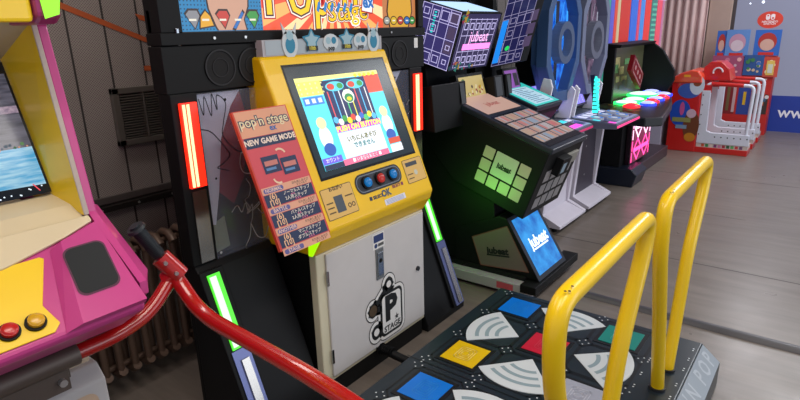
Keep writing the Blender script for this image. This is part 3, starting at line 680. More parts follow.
# right side wall: pink strip and cream strip
g = M(); g.xprism([(1.50, 2.2), (1.50, 1.79), (1.605, 1.735), (1.522, 1.255), (1.6, 1.0), (2.3, 1.0), (2.3, 2.2)], .607, .632, PK); g.build('side_wall', t, .004)
g = M(); P1 = [(1.525, 1.265), (1.305, 1.118), (1.305, 1.085), (1.42, 1.0), (1.75, .98), (1.75, 1.265)]; P2 = [(1.60, 1.255), (1.375, 1.115), (1.385, 1.075), (1.46, 1.02), (1.75, 1.0), (1.75, 1.255)]
g.add([(.6085, y, z) for y, z in P1]+[(.628, y+.002, z-.001) for y, z in P1]+[(.668, y, z) for y, z in P2], [tuple(range(6))[::-1], tuple(range(12, 18))]+[(k+i, k+(i+1) % 6, k+6+(i+1) % 6, k+6+i) for k in (0, 6) for i in range(6)], PK); g.build('deck_side_cap', t)
g = M(); g.xprism([(1.595, 1.74), (1.505, 1.262), (2.2, 1.262), (2.2, 1.74)], .592, .605, mt('#b8a8a0', .5)); g.build('side_trim', t, .002)
g = M(); g.prism(FK, [(XL, .19), (.20, .196), (.377, .206), (.522, .243), (.600, .272), (.600, .292), (XL, .292)], .0, .010, CRM); g.build('curved_bezel', t, .003)
g = M()
V = [(.592, 1.598, 1.74), (.592, 1.508, 1.262), (.572, 1.64, 1.30), (.575, 1.80, 1.66), (.592, 1.9, 1.74), (.592, 1.9, 1.262)]
g.add(V, [(0, 3, 2, 1), (0, 4, 3), (1, 2, 5)], YL2); g.build('inner_side_panel', t)['label'] = 'yellow inner side panel beside the screen'
g = M(); g.add([(XL, 1.50, 1.248), (.592, 1.50, 1.248), (.592, 1.56, 1.285), (XL, 1.56, 1.285), (XL, 1.64, 1.305), (.575, 1.64, 1.305), (XL, 1.64, 1.2), (.575, 1.64, 1.2)], [(0, 1, 2, 3), (3, 2, 5, 4), (4, 5, 7, 6)], CRM); g.build('lower_bezel', t)
# screen
FW = Fr((0, 1.63, 1.312), (1, 0, 0), (0, .15, .33)); SC = mt('#22252e', .08, 0, .2, 0)
g = M()
def noise_emit(name, c1, c2, scale, sc, e, rough=.15):
    m = bpy.data.materials.new(name); m.use_nodes = True; nt = m.node_tree; b = nt.nodes['Principled BSDF']; b.inputs['Roughness'].default_value = rough
    tc = nt.nodes.new('ShaderNodeTexCoord'); mp = nt.nodes.new('ShaderNodeMapping'); mp.inputs['Scale'].default_value = sc
    n = nt.nodes.new('ShaderNodeTexNoise'); n.inputs['Scale'].default_value = scale; n.inputs['Detail'].default_value = 5
    cr = nt.nodes.new('ShaderNodeValToRGB'); cr.color_ramp.elements[0].position = .35; cr.color_ramp.elements[1].position = .65
    cr.color_ramp.elements[0].color = lin(c1); cr.color_ramp.elements[1].color = lin(c2); L = nt.links.new
    L(tc.outputs['Object'], mp.inputs[0]); L(mp.outputs[0], n.inputs[0]); L(n.outputs['Fac'], cr.inputs[0]); L(cr.outputs[0], b.inputs['Emission Color'])
    b.inputs['Emission Strength'].default_value = e; b.inputs['Base Color'].default_value = (.02, .02, .02, 1); return m
g.rect(FW, XL, 0, .572, .368, SC, .001); g.rect(FW, XL, .018, .566, .130, noise_emit('water', '#3fa6d8', '#a8d8ee', 9, (2, 6, 14), .85), .002)
g.rect(FW, XL, .130, .566, .335, noise_emit('rocks', '#383a48', '#6a6878', 6, (2, 5, 16), .8), .002)
g.rect(FW, XL, .225, .566, .245, noise_emit('ledge', '#8a7a90', '#c0a8b8', 14, (6, 6, 6), .8), .0025)
for i in range(110): g.disc(FW, XL+.0095*i, .133+random.uniform(-.004, .008), random.uniform(.0025, .005), mt(random.choice(['#c8d8b0', '#3c6a48', '#d89a7a', '#e8e8e8', '#5a8a50', '#506070']), .4, 0, .7, 0), .003, n=7)
g.poly(FW, [(XL, 0.0), (.566, 0), (.566, .024), (.45, .028), (XL, .012)], mt('#1c2430', .1, 0, .3, 0), .0035)
for i in range(14): g.disc(FW, .40+random.random()*.16, random.uniform(.004, .024), .0022, mt('#d8e8f4', .4, 0, 1, 0), .0042, n=6)
g.line(FW, [(.545, .010), (.535, .028)], .003, mt('#e04050', .4, 0, .9, 0), .0046)
g.build('screen', t)
# hood and yellow header
g = M(); g.xprism([(1.50, 1.792), (1.605, 1.74), (1.79, 1.655), (1.86, 1.655), (1.86, 1.80)], XL, .592, mt('#b9ab98', .5)); g.build('hood', t)
g = M(); g.xprism([(1.44, 1.735), (1.44, 2.2), (1.9, 2.2), (1.9, 1.80), (1.5, 1.76)], XL, .545, mt('#f0c800', .35, coat=.3)); g.build('header', t, .012, 3)
g = M(); g.xprism([(1.43, 1.75), (1.46, 1.735), (1.62, 1.735), (1.64, 1.85), (1.62, 2.2), (1.43, 2.2)], .547, .60, PK2)
g.build('corner_cap', t, .01); 
g = M(); FGc = Fr((.572, 1.428, 1.775), (1, 0, 0), (0, 0, 1)); g.poly(FGc, [(-.012, -.03), (.02, -.02), (.028, .02), (.01, .045), (-.016, .02)], mt('#86e01a', .3, 0, 1.4, 0), .002); g.build('green_lamp', t)['label'] = 'small green glowing corner lamp'
# lower body
g = M(); g.wbox(XL, 1.62, .05, .572, 2.3, 1.25, mt('#c8b49a', .5)); 
for x in (.50, .54): g.wbox(x, 1.617, .82, x+.003, 1.62, .95, mt('#8a6a50', .6))
g.build('lower_body', t)
g = M(); g.xprism([(1.56, 0), (1.56, .76), (1.60, .80), (2.3, .80), (2.3, 0)], XL, .585, mt('#c3c0c0', .45)); g.build('pedestal', t, .006)
g = M(); F = FY(1.56); g.rrect(F, -.3, .1, .555, .735, .03, mt('#cbb096', .5), .001); g.disc(F, .33, .64, .075, NAVY, .0016); g.build('front_decal', t)
g = M(); GB = mt('#6a5f58', .45, .5); g.cyl((XL, 1.46, .925), (.49, 1.46, .925), .030, GB, n=20); g.wbox(XL, 1.47, .86, .47, 1.60, .90, GB); g.wbox(XL, 1.45, .84, .46, 1.48, .90, GB)
for x in (.25, .30, .44): g.cyl((x, 1.449, .87), (x, 1.436, .87), .010, SCREW, n=8)
g.build('tube_bracket', t, .002)
# red tube rail with grip
t = thing('grab_rail', 'red tubular grab rail with black grip beside the pink machine', 'grab rail', (.8, 1.5, .93))
RD = mt('#b3140f', .22, coat=.6)
g = M(); g.tube(fillet([(.491, 1.46, .925), (.60, 1.46, .925), (.70, 1.47, .945), (.785, 1.49, 1.01)], .05, 8), .021, RD, 16); g.build('lower_tube', t)
g = M(); g.tube(fillet([(.778, 1.50, 1.075), (.80, 1.475, 1.01), (.80, 1.375, .925), (.80, 1.10, .908), (.80, .88, .892), (.80, .60, .845), (.80, .30, .79), (.80, .30, 0)], [.03, .10, .1, .1, .1, .06], 8), .0225, RD, 16); g.build('upper_tube', t)
g = M(); a = Vector((.772, 1.50, 1.085)); b = Vector((.808, 1.47, 1.02)); d = (b-a).normalized()
g.cyl(a, b, .029, RD, n=18); g.cyl(Vector((.778, 1.50, 1.01)), Vector((.80, 1.48, 1.03)), .027, RD); 
for k in (.012, .055): g.cyl(a+d*k+Vector((-.01, -.026, 0)), a+d*k+Vector((-.012, -.034, 0)), .006, SCREW, n=8)
g.build('clamp', t)
g = M(); p0 = Vector((.773, 1.50, 1.085)); p1 = Vector((.716, 1.502, 1.190)); d = (p1-p0).normalized(); GR = mt('#20262c', .45)
g.cyl(p0-d*.01, p0+d*.012, .015, CHROME); g.cyl(p0+d*.008, p1, .0175, GR, n=18)
for k in range(17): g.cyl(p0+d*(.014+.0056*k), p0+d*(.0168+.0056*k), .0192, GR, n=18)
g.cyl(p1-d*.004, p1+d*.004, .027, GR, r1=.024, n=22); g.cyl(p1+d*.004, p1+d*.010, .014, GR)
g.build('grip', t)['label'] = 'black ribbed rubber grip'

# ------------------------------------------------------------------ cube-shaped music machines
def cube_machine(x0, label, lit, second=False):
    w = .46 if second else .57; x1 = x0+w
    t = thing('cube_music_cabinet' if not second else 'music_cabinet', label, 'arcade cabinet', (x0+w/2, 1.9, 0))
    d = Vector((0, math.cos(math.radians(20)), math.sin(math.radians(20)))); e = Vector((0, d.z, -d.y))
    T = Vector((0, 1.325, .965))
    def yz(s, q): v = T+d*s+e*q; return (v.y, v.z)
    g = M()
    if second: g.wbox(x0, 1.85, .03, x1, 2.5, .13, mt('#8a868c', .4))
    else: g.wbox(x0-.07, 1.37, .03, x1+.07, 2.5, .10, mt('#b0aab2', .35, .1)); g.wbox(x0-.075, 1.34, .055, x1+.075, 1.45, .11, BLK); g.wbox(x0, 1.45, .10, x1, 2.5, .13, BLK2)
    g.build('base', t, .004)
    g = M()
    if not second: g.rect(FX(x0-.07), -1.62, .045, -1.50, .09, mt('#c85060', .5), .001); g.build('base_sticker', t)
    s0 = .43 if second else 0
    g = M(); g.xprism([(1.72+s0*.7, .13), (2.45, .13), (2.45, 1.95), (2.30, 1.95), (2.22, 1.20), (1.75+s0*.7, 1.0), (1.70+s0*.7, .5)], x0+.035, x1-.01, BLK2)
    Fs = FX(x0+.035)
    for yy, zz in ((2.0, .47), (2.1, .56)): g.rect(Fs, -yy-.05, zz, -yy+.05, zz+.07, BLK, .001)
    g.rect(Fs, -2.06, 1.06, -1.98, 1.10, mt('#3c3431', .5), .001)
    g.build('body', t, .004)
    g = M(); g.xprism([yz(s0, 0), yz(.86, 0), yz(.86, .30), yz(.55, .47), yz(s0, .47-s0)], x0, x1, BLK); g.build('control_cube', t, .006)
    o = Vector((x0, T.y, T.z)); Fs = Fr(o, -d, -e); SQ = mt('#c4bca4', .35)
    g = M()
    def cell(i, j, wi=1, hj=1, m=SQ): g.rrect(Fs, -(.062+.088*(i+wi))+.006, -(.125+.088*(j+hj))+.006, -(.062+.088*i)-.006, -(.125+.088*j)-.006, .006, m, .002)
    for j in range(3): cell(0, j); cell(3, j)
    cell(1, 0, 2, 2, mt('#c8d0b8', .35)); cell(1, 2); cell(2, 2)
    g.text(Fs, 'jubeat', -.238, -.215, .042, INK, .003, .002); g.rect(Fs, -.28, -.236, -.195, -.229, INK, .003); g.build('side_tiles', t) if not second else None
    # control surface
    Ft = Fr((x0, T.y, T.z), (1, 0, 0), d)
    g = M(); g.box(Ft, 0, s0-.012, 0, w, .80, .035, mt('#202836', .4)); g.build('control_top', t, .006)
    if not second:
        g = M(); g.rect(Ft, .025, .025, w-.025, .455, mt('#12151c', .15), .037)
        cols = ['#c08a7c', '#b8b0b4', '#c86a6a', '#8aa0b8', '#c0a088']
        for i in range(4):
            for j in range(4):
                a0, b0 = .035+i*.127, .075+j*.093
                g.rrect(Ft, a0, b0, a0+.118, b0+.082, .008, mt('#b8a8a8', .3, 0, .45), .039)
                for k in range(4): g.rect(Ft, a0+.008+.026*k, b0+.008, a0+.028+.026*k, b0+.074, mt(random.choice(cols), .3, 0, .65, 0), .0405)
        g.build('button_screen', t)
    g = M()
    if second:
        g.rect(Ft, .02, .44, w-.02, .79, mt('#38c8c0', .3, 0, .8, 0), .037); g.rect(Ft, .06, .46, w-.08, .72, mt('#b4d4e4', .3, 0, .85, 0), .039)
        for k in range(10): g.rect(Ft, .10, .475+.024*k, w-.12-.05*(k % 3), .483+.024*k, mt('#5a88b0', .4, 0, .5, 0), .041)
    else:
        g.rect(Ft, .05, .49, w-.05, .74, mt('#d8b0a0', .3, 0, .6), .037); g.text(Ft, 'jubeat', w/2, .60, .07, mt('#c05a58', .4), .039, .001)
    g.build('title_plate', t)
    if not second:
        # lower sign wedge
        P = [(1.36, .115), (1.605, .50), (1.66, .51), (2.0, .36), (2.0, .115)]
        g = M(); g.xprism(P, x0+.02, x0+.46, BLK); g.build('sign_wedge', t, .006)
        Fq = FX(x0+.02); q4 = [(-1.86, .325), (-1.60, .45), (-1.435, .165), (-1.79, .135)]
        g = M(); g.poly(Fq, q4, mt('#6e5e5c', .4), .002); g.line(Fq, q4+[q4[0]], .006, mt('#a06858', .4, 0, .1), .003)
        g.text(Fq, 'jubeat', -1.665, .262, .065, INK, .004, .003, rot=.12); g.line(Fq, [(-1.74, .222), (-1.58, .24)], .010, INK, .0044); g.build('side_sign', t)
        v = Vector((0, .245, .385)).normalized(); Ff = Fr((x0+.02, 1.36, .115), (1, 0, 0), tuple(v)); L = .456
        g = M(); g.rect(Ff, .0, 0, .44, L, mt('#2b2f36', .3), .002); g.rect(Ff, .035, .03, .405, L-.025, noise_emit('sign_blue', '#0f62b8', '#2f9ae6', 3, (3, 3, 3), 1.15), .004)
        SW = mt('#e4f4ff', .4, 0, 1.3, 0); g.text(Ff, 'jubeat', .235, .235, .105, SW, .006, .004); g.rect(Ff, .13, .182, .34, .194, SW, .006)
        g.build('front_sign', t)['label'] = 'glowing blue sign with white lettering'
        # front face tiles, coin unit
        Fc = Fr(T+d*0+e*.47+Vector((x0, 0, 0)), (1, 0, 0), -e)
        g = M()
        for i in range(4):
            for j in range(3): g.rect(Fc, .08+i*.11, .05+j*.10, .17+i*.11, .13+j*.10, mt('#8d8a8c', .35), .002)
        g.build('front_tiles', t)
        g = M(); g.box(Fc, .16, .30, 0, .30, .42, .05, BLK); g.rect(Fc, .18, .32, .24, .39, mt('#8aa0b0', .4), .052); g.box(Fc, .33, .33, 0, .50, .41, .02, mt('#8f8c84', .4)); g.build('coin_unit', t, .003)
    # side boxes and small screen above the controls
    yb = 2.10
    for s, a, b in ((-1, x0-.32 if not second else x0-.02, x0+.07), (1, x1-.12, x1+.01)):
        if second and s > 0: continue
        g = M(); g.xprism([(1.93, 1.22 if s > 0 else 1.09), (1.955, 1.375), (2.28, 1.31), (2.25, 1.10)], a, b, BLK)
        Fb = Fr((a, 1.93, 1.22), (1, 0, 0), (0, .025, .155)); g.rect(Fb, .012 if s > 0 else b-a-.08, .012, b-a-.03, .145, mt('#3c4046', .6), .002); g.build('speaker_box', t, .006)
    g = M(); Fb = Fr((x0+.10, 2.0, 1.235), (1, 0, 0), (0, .05, .16)); g.box(Fb, 0, -.01, -.05, w-.22, .175, 0, BLK)
    if second: g.rect(Fb, .02, .01, w-.24, .155, mt('#8a4aa8', .3, 0, .75, 0), .002); g.rect(Fb, .14, .03, w-.25, .13, mt('#1a1024', .3), .004)
    else:
        g.rect(Fb, .02, .01, w-.24, .155, mt('#d8c078', .3, 0, .55, 0), .002)
        for i in range(22): g.disc(Fb, .04+random.random()*(w-.32), .03+random.random()*.06, .012, mt(random.choice(['#e0b818', '#a84a38', '#f0e0b0', '#4a3428']), .4, 0, .5, 0), .003+.0002*i, n=8)
        g.disc(Fb, .07, .13, .02, mt('#5a7a38', .4, 0, .5, 0), .003, ry=.012)
    g.build('small_screen', t)
    # tilted header cube
    TF = Vector((x0, 1.934, 1.797)); TB = Vector((x0, 2.228, 1.882)); BF = Vector((x0, 2.053, 1.431)); wh = .52; hd, hh = .306, .385
    hx = x0+.15 if second else x0
    if second: TF = Vector((hx, 1.735, 2.135)); BF = Vector((hx, 1.926, 1.455)); TB = TF+Vector((0, .25, -.05)); wh = .11; hd, hh = .255, .706
    dd = (TB-TF).normalized(); ee = (BF-TF).normalized()
    BB = BF+dd*hd
    g = M(); g.xprism([(TF.y, TF.z), (TB.y, TB.z), (BB.y, BB.z), (BF.y, BF.z)], hx, hx+wh, BLK); g.build('header_cube', t, .004)
    g = M(); g.wbox(hx+.03, 2.30 if not second else 2.18, 1.3, hx+wh-.03, 2.5, 2.3, BLK2); g.build('header_mount', t)
    Fh = Fr(TF, -dd, -ee); PU = mt('#4a4384' if not second else '#2c2c60', .2, 0, .6, 0); LW = mt('#c8c0f0', .3, 0, 1.0 if not second else .45, 0)
    g = M(); A, B = -hd+.006, -hh+.007; g.rect(Fh, A, B, -.006, -.006, PU, .002)
    for k in range(5): g.line(Fh, [(A+k*(-A-.006)/4, B), (A+k*(-A-.006)/4, -.006)], .004, LW, .003)
    for k in range(5 if not second else 8): g.line(Fh, [(A, B+k*.093), (-.006, B+k*.093)], .004, LW, .003)
    for i, j, s in ((0, 0, .022), (1, 0, .026), (2, 0, .022), (3, 0, .014), (1, 3, .02), (2, 3, .028), (0, 3, .02), (3, 3, .03), (3, 1, .014), (0, 1, .026), (1, 2, .02)):
        cx, cy = A+(.5+i)*(-A-.006)/4, B+.046+j*.093; P = [(cx-s, cy-s), (cx+s, cy-s), (cx+s, cy+s), (cx-s, cy+s), (cx-s, cy-s)]; g.line(Fh, P, .0045, LW, .0035)
    for i, j in ((3, 2), (3, 1), (3, 3)): g.rect(Fh, A+.008+i*.0735, B+.008+j*.093, A+.066+i*.0735, B+.085+j*.093, mt('#6a5a80', .3, 0, .5, 0), .0032)
    if not second:
        for k in range(8): g.rect(Fh, A+.10, B+.20+k*.018, A+.118, B+.21+k*.018, mt('#30c8c8', .3, 0, 1.1, 0), .0042)
    else:
        g.rect(Fh, A, B+.02, A+.05, B+.34, mt('#1f86e8', .3, 0, 1.1, 0), .0042)
        g.disc(Fh, A+.10, B+.12, .018, mt('#2ad060', .3, 0, 1.1, 0), .0042)
    g.build('grid_side', t)['label'] = 'glowing purple grid side panel'
    if not second:
        Fhf = Fr(TF, (1, 0, 0), -ee)
        g = M(); g.rect(Fhf, .02, -.375, wh-.02, -.01, mt('#3a3560', .2, 0, .6, 0), .002); PKL = mt('#ff86e0', .3, 0, 1.5, 0)
        for k in range(7): g.line(Fhf, [(.05+k*.07, -.36), (.05+k*.07, -.04)], .004, LW, .003)
        for k in range(4): g.line(Fhf, [(.05, -.36+k*.105), (.47, -.36+k*.105)], .004, LW, .003)
        for i in range(6):
            for j in (0, 2):
                cx, cy, s = .085+i*.07, -.31+j*.11, .020; g.line(Fhf, [(cx-s, cy-s), (cx+s, cy-s), (cx+s, cy+s), (cx-s, cy+s), (cx-s, cy-s)], .006, LW, .0034)
        g.rect(Fhf, .10, -.245, .46, -.205, PKL, .0042); g.text(Fhf, 'jubeat', .28, -.160, .10, mt('#ffb8f0', .3, 0, 1.4, 0), .005, .0)
        for i in range(26):
            x = random.choice([random.uniform(.0, .10), random.uniform(.0, .10), random.uniform(.1, .5)]); y = random.uniform(-.06, -.0) if x < .1 and i % 2 else random.uniform(-.375, -.33)
            s = random.uniform(.012, .026); a = random.random()*6; g.poly(Fhf, [(x+s*math.cos(a+k*2.1), y+s*math.sin(a+k*2.1)) for k in range(3)], mt(random.choice(['#1f6a70', '#c8a030', '#204858', '#b03a58', '#2a8a7a']), .4, 0, .5, 0), .0055+.0002*i)
        g.build('grid_front', t)['label'] = 'glowing pink and purple lettered front panel'
        Fht = Fr(TF, (1, 0, 0), dd)
        g = M(); g.rect(Fht, .03, .02, wh-.03, .28, mt('#b4d4f8', .3, 0, 1.3, 0), .002); g.build('top_lamp', t)
    return t
cube_machine(3.15, 'black cube music cabinet with beige and red buttons, right of the yellow cabinet', True)
cube_machine(3.80, 'narrow black music cabinet with turquoise panel and tall dim purple grid sign', False, True)

# ------------------------------------------------------------------ white machines with polygonal headers
def hex_machine(x0, w, label, dark, hue):
    t = thing('polygon_header_cabinet', label, 'arcade cabinet', (x0+w/2, 1.95, 0), 'white music cabinets with polygon headers')
    x1 = x0+w; LV = mt('#d2ccd8', .4)
    yc = 1.50 if dark else 1.70
    side = [(1.70, .05), (1.70, .075), (1.86, .15), (1.80, .84), (2.35, .90), (2.45, .05)]
    for n_, a, b in (('side_panel', x0, x0+.05), ('side_panel', x1-.05, x1)):
        g = M(); g.xprism(side, a, b, LV); g.build(n_, t, .004)
    g = M(); g.wbox(x0+.05, 1.875, .12, x1-.05, 2.35, .85, mt('#35303c', .4) if dark else LV)
    F = FY(1.875)
    for x, z in ((.14, .72), (.30, .66), (.31, .58), (.30, .30)): g.disc(F, x0+x, z, .011, SCREW, .002, n=8)
    g.build('front_panel', t, .003)
    g = M(); g.xprism([(1.70, .05), (1.70, .075), (1.90, .15), (1.90, .05)], x0+.05, x1-.05, LV); g.build('foot', t, .003)
    for x in (x0+.08, x1-.08):
        for y in (1.78, 2.35): g = M(); g.cyl((x, y, 0), (x, y, .05), .022, BLK, n=12); g.build('leveling_foot', t)
    g = M(); g.xprism([(yc, .82), (yc, .865), (1.93, .895), (2.3, .895), (2.3, .84), (1.85, .80)], x0-.02, x1+.02, mt('#5f6678', .3)); g.build('console', t, .008)
    v = Vector((0, 1.93-yc, .03)).normalized(); K = (1.93-yc)/.43; Fc = Fr((x0, yc, .866), (1, 0, 0), tuple(v))
    g = M(); g.rect(Fc, .0, .01, w, .42*K, mt('#aab4e0', .25, 0, .45, 0), .002); g.rect(Fc, .03, .04, w-.03, .40*K, mt('#5a6098', .2, 0, .4, 0), .003)
    for k in range(5):
        a = .03+k*(w-.06)/4.9; g.rect(Fc, a, .30*K, a+.08, .39*K, mt('#d8dcf8', .25, 0, .9, 0), .004)
    g.build('console_plate', t)
    for k, (a, b) in enumerate([(.09, .22), (.20, .10), (.31, .22), (.42, .10), (.53, .22)]):
        if not dark: break
        g = M(); g.cyl(Fc.p(a, b, .003), Fc.p(a, b, .018), .062, mt('#d0d4e4', .3, 0, .25), n=24); g.ring(Fc, a, b, .035, .055, mt('#3a78c8', .3, 0, .9, 0), .019); g.disc(Fc, a, b, .028, mt('#f0f2fa', .3, 0, .5), .0195); g.build('disc_button', t)
    g = M(); g.box(Fr((x0-.02, yc-.001, .83), (1, 0, 0), (0, 0, 1)), .0, .0, .0, w+.04, .018, .004, mt('#e23a78', .3, 0, 1.6 if dark else .6, 0)); g.build('front_light_strip', t)['label'] = 'pink light strip'
    # stripes at the left end of the console
    g = M(); Fq = Fr((x0-.02, yc+.0, .8665), (1, 0, 0), tuple(v))
    for k, h in enumerate(('#ff4ad0', '#281830', '#28c8d0')): g.rect(Fq, 0.0, .02+.07*k, (.46 if not dark else .05), .085+.07*k, mt(h, .3, 0, 1.3 if k != 1 else .2, 0), .006)
    g.build('edge_lights', t)['label'] = 'magenta and cyan edge lights'
    # wings beside the console
    for a, s in ((x0+.0, 1), (x1-.022, -1)):
        g = M(); WM = mt('#eeeaf4', .35); P = [(2.06, .90), (1.89, .87), (1.83, 1.23), (1.85, 1.29), (1.91, 1.30), (1.97, 1.10)] if s > 0 and not dark else [(2.05, .90), (1.90, .90), (1.86, 1.15), (1.90, 1.19)]
        g.xprism(P, a, a+.022, WM)
        Fw = FX(a) if s > 0 else None
        g.build('wing', t, .004)
    g = M(); g.xprism([(2.0, .95), (2.12, 1.22), (2.2, 1.22), (2.3, .95)], x0+.02, x1-.02, mt('#33304a', .3)); Fv = Fr((x0+.02, 2.0, .95), (1, 0, 0), (0, .12, .27))
    g.rect(Fv, .03, .02, w-.07, .28, mt('#8078e0', .2, 0, 1.3, 0), .002); 
    for k in range(6): g.line(Fv, [(.05+.09*k, .03), (.10+.08*k, .27)], .006, mt('#cfc8ff', .3, 0, 1.1, 0), .003)
    g.build('play_screen', t)
    # header polygon
    cx, cz, y = (5.56 if dark else 4.80), 1.60, 1.93; BM = mt(hue, .35); F = FY(y)
    def poly8(rx, rz, k=8, ph=22.5): return [(cx+rx*math.cos(math.radians(ph+360/k*i)), cz+rz*math.sin(math.radians(ph+360/k*i))) for i in range(k)]
    g = M(); g.prism(F, poly8(.35, .54), -.16, -.10, BM); 
    O, I = poly8(.385, .58), poly8(.30, .48)
    n = 8; P = [F.p(a, b, c) for c in (-.10, .0) for a, b in O+I]
    g.add(P, [(i, (i+1) % n, 16+(i+1) % n, 16+i) for i in range(n)]+[(8+i, 24+i, 24+(i+1) % n, 8+(i+1) % n) for i in range(n)]+[(16+i, 16+(i+1) % n, 24+(i+1) % n, 24+i) for i in range(n)]+[(i, 8+i, 8+(i+1) % n, (i+1) % n) for i in range(n)], BM)
    g.build('header_frame', t, .006)
    g = M(); g.ring(F, cx, cz-.04, .115, .175, mt('#6f86b0' if not dark else '#8a90a8', .3, 0, .12), -.06, .015); g.build('header_ring', t)
    g = M(); LB_ = mt('#3a9cf0' if not dark else '#cfd4e8', .3, 0, 1.2 if not dark else .35, 0); dk = mt('#1a2440' if not dark else '#3a3040', .2, 0, .25, 0)
    g.prism(F, poly8(.30, .48), -.10, -.095, noise_emit('header_glow', '#0a38b0' if not dark else '#2a2236', '#2a86f0' if not dark else '#7a6078', 4, (3, 3, 3), 1.1))
    for k in range(8):
        a = math.radians(k*45+10); g.line(F, [(cx+.11*math.cos(a), cz-.04+.11*math.sin(a)), (cx+.25*math.cos(a), cz-.02+.38*math.sin(a))], .008, LB_, -.085)
    g.rect(F, cx-.035, cz-.36, cx+.035, cz+.30, dk, -.08); g.rect(F, cx-.22, cz-.22, cx-.19, cz+.10, LB_, -.078); g.rect(F, cx+.19, cz-.20, cx+.22, cz+.22, LB_, -.078)
    g.disc(F, cx, cz-.04, .03, mt('#dfe6ff', .3, 0, 2 if dark else .8, 0), -.05); g.build('header_core', t)
    g = M(); g.wbox(cx-.12, y+.16, .95, cx+.12, y+.40, 2.0, BLK); g.build('mast', t)
    return t
hex_machine(4.34, .60, 'white music cabinet with glowing blue polygon header, right of the tall purple grid sign', False, '#3d5a86')
tm = hex_machine(5.02, .62, 'white music cabinet with dark perforated front and grey ring header, beside the black console', True, '#6f7690')
# teal LED strip wing of the farther white machine
g = M(); g.box(Fr((5.30, 1.80, .90), (1, 0, 0), (0, .05, .35)), 0, 0, -.02, .03, .36, .02, mt('#25304a', .3))
FL_ = Fr((5.30, 1.78, .90), (1, 0, 0), (0, .05, .35))
for k in range(9):
    g.box(FL_, .002, .03+.036*k, .0, .028, .055+.036*k, .012, mt('#2fe0c8', .3, 0, 2.2, 0)); g.box(FX(5.30), -1.83, .91+.036*k, 0, -1.78, .935+.036*k, .006, mt('#2fe0c8', .3, 0, 2.2, 0))
g.build('led_wing', tm)['label'] = 'dark wing with teal light dots'

# ------------------------------------------------------------------ black button-console machine
t = thing('button_console_cabinet', 'black arcade console with big glowing green and blue buttons and pink lit pillar', 'arcade cabinet', (6.7, 1.8, 0))
g = M(); g.xprism([(1.64, 0), (1.60, .14), (1.66, .20), (2.25, .20), (2.25, 0)], 6.15, 6.55, mt('#141c2c', .35)); g.wbox(6.55, 1.72, 0, 8.0, 2.25, .14, mt('#3a2c34', .4)); g.build('base', t, .01)
g = M(); g.wbox(6.2, 1.80, .14, 7.1, 2.0, .74, BLK); g.wbox(6.5, 2.0, .1, 7.6, 2.25, .76, BLK2); g.build('body', t, .005)
def up0(x, y, z=.80):
    dd = fw*563.54+r2*(x-400)-u2*(y-200); tt = (z-1.7)/dd.z; return None
con = [(6.20, 2.05), (5.80, 1.72), (5.76, 1.47), (5.90, 1.34), (7.05, 1.52), (8.0, 1.75), (8.2, 2.13), (8.15, 2.2), (6.35, 2.2)]
g = M(); g.prism(WORLD, con, .73, .82, mt('#1c1d24', .35)); g.build('console', t, .012)
g = M(); Fz = Fr((0, 0, .82), (1, 0, 0), (0, 1, 0)); g.poly(Fz, [(6.95+(a-6.95)*.95, 1.80+(b-1.80)*.90) for a, b in con], mt('#3a3a28', .3, 0, .08), .002)
for i in range(30): g.disc(Fz, 6.0+random.random()*.75, 1.62+random.random()*.42, .03, mt(random.choice(['#8a6a30', '#4a6a30', '#a88040', '#30502c']), .4), .003+.0003*i, n=9)
g.build('console_deck', t)
GRN = mt('#2aff6a', .3, 0, 2.4, 0); GW = mt('#c8ffd8', .3, 0, 1.6, 0); BLU = mt('#2a40ff', .3, 0, 1.8, 0); RDL = mt('#ff2a3a', .3, 0, 1.4, 0)
def onz(px, py, z):
    dd = fw*563.54+r2*(px-400)-u2*(py-200); tt = (z-1.7)/dd.z; return dd.x*tt, dd.y*tt
BT = [(6.70, 1.93, .14, 'green'), (7.02, 1.93, .13, 'green'), (7.62, 2.0, .20, 'green'), (6.45, 1.80, .09, 'red'), (6.72, 1.70, .09, 'blue'), (7.20, 1.74, .10, 'blue'), (7.70, 1.78, .11, 'blue'), (7.95, 1.98, .11, 'blue'), (6.96, 1.72, .08, 'red'), (7.42, 1.72, .08, 'red')]
for x, y, r, n_ in BT:
    col = {'green': GRN, 'blue': BLU, 'red': RDL}[n_]; g = M()
    g.cyl((x, y, .82), (x, y, .845), r, col, n=20); g.dome(Fz, x, y, r*.82, .025, GW if n_ == 'green' else mt('#b8c0ff', .3, 0, 1.2, 0) if n_ == 'blue' else col, .024); g.build('console_button', t)['label'] = 'glowing %s dome button' % n_
# pink lit lattice pillar
g = M(); g.wbox(6.34, 1.74, .20, 7.10, 1.79, .73, mt('#2a1420', .3)); F = FY(1.74); PL = mt('#ff4a9a', .3, 0, 2.4, 0); PW = mt('#ffc8e8', .3, 0, 2.4, 0)
g.rect(F, 6.36, .21, 7.08, .73, mt('#8a2450', .3, 0, .7, 0), .001)
for k in range(4):
    z = .22+k*.127
    for x in (6.46, 6.76):
        P = [(x, z+.01), (x+.26, z+.01), (x+.13, z+.115), (x, z+.01)] if k % 2 else [(x, z+.115), (x+.26, z+.115), (x+.13, z+.01), (x, z+.115)]
        g.line(F, P, .022, PW if k > 1 else PL, .004)
    for x in (6.39, 7.06): g.rect(F, x-.012, z, x+.012, z+.11, PL if k < 2 else PW, .004)
g.build('lit_pillar', t)['label'] = 'pink glowing triangle lattice pillar'
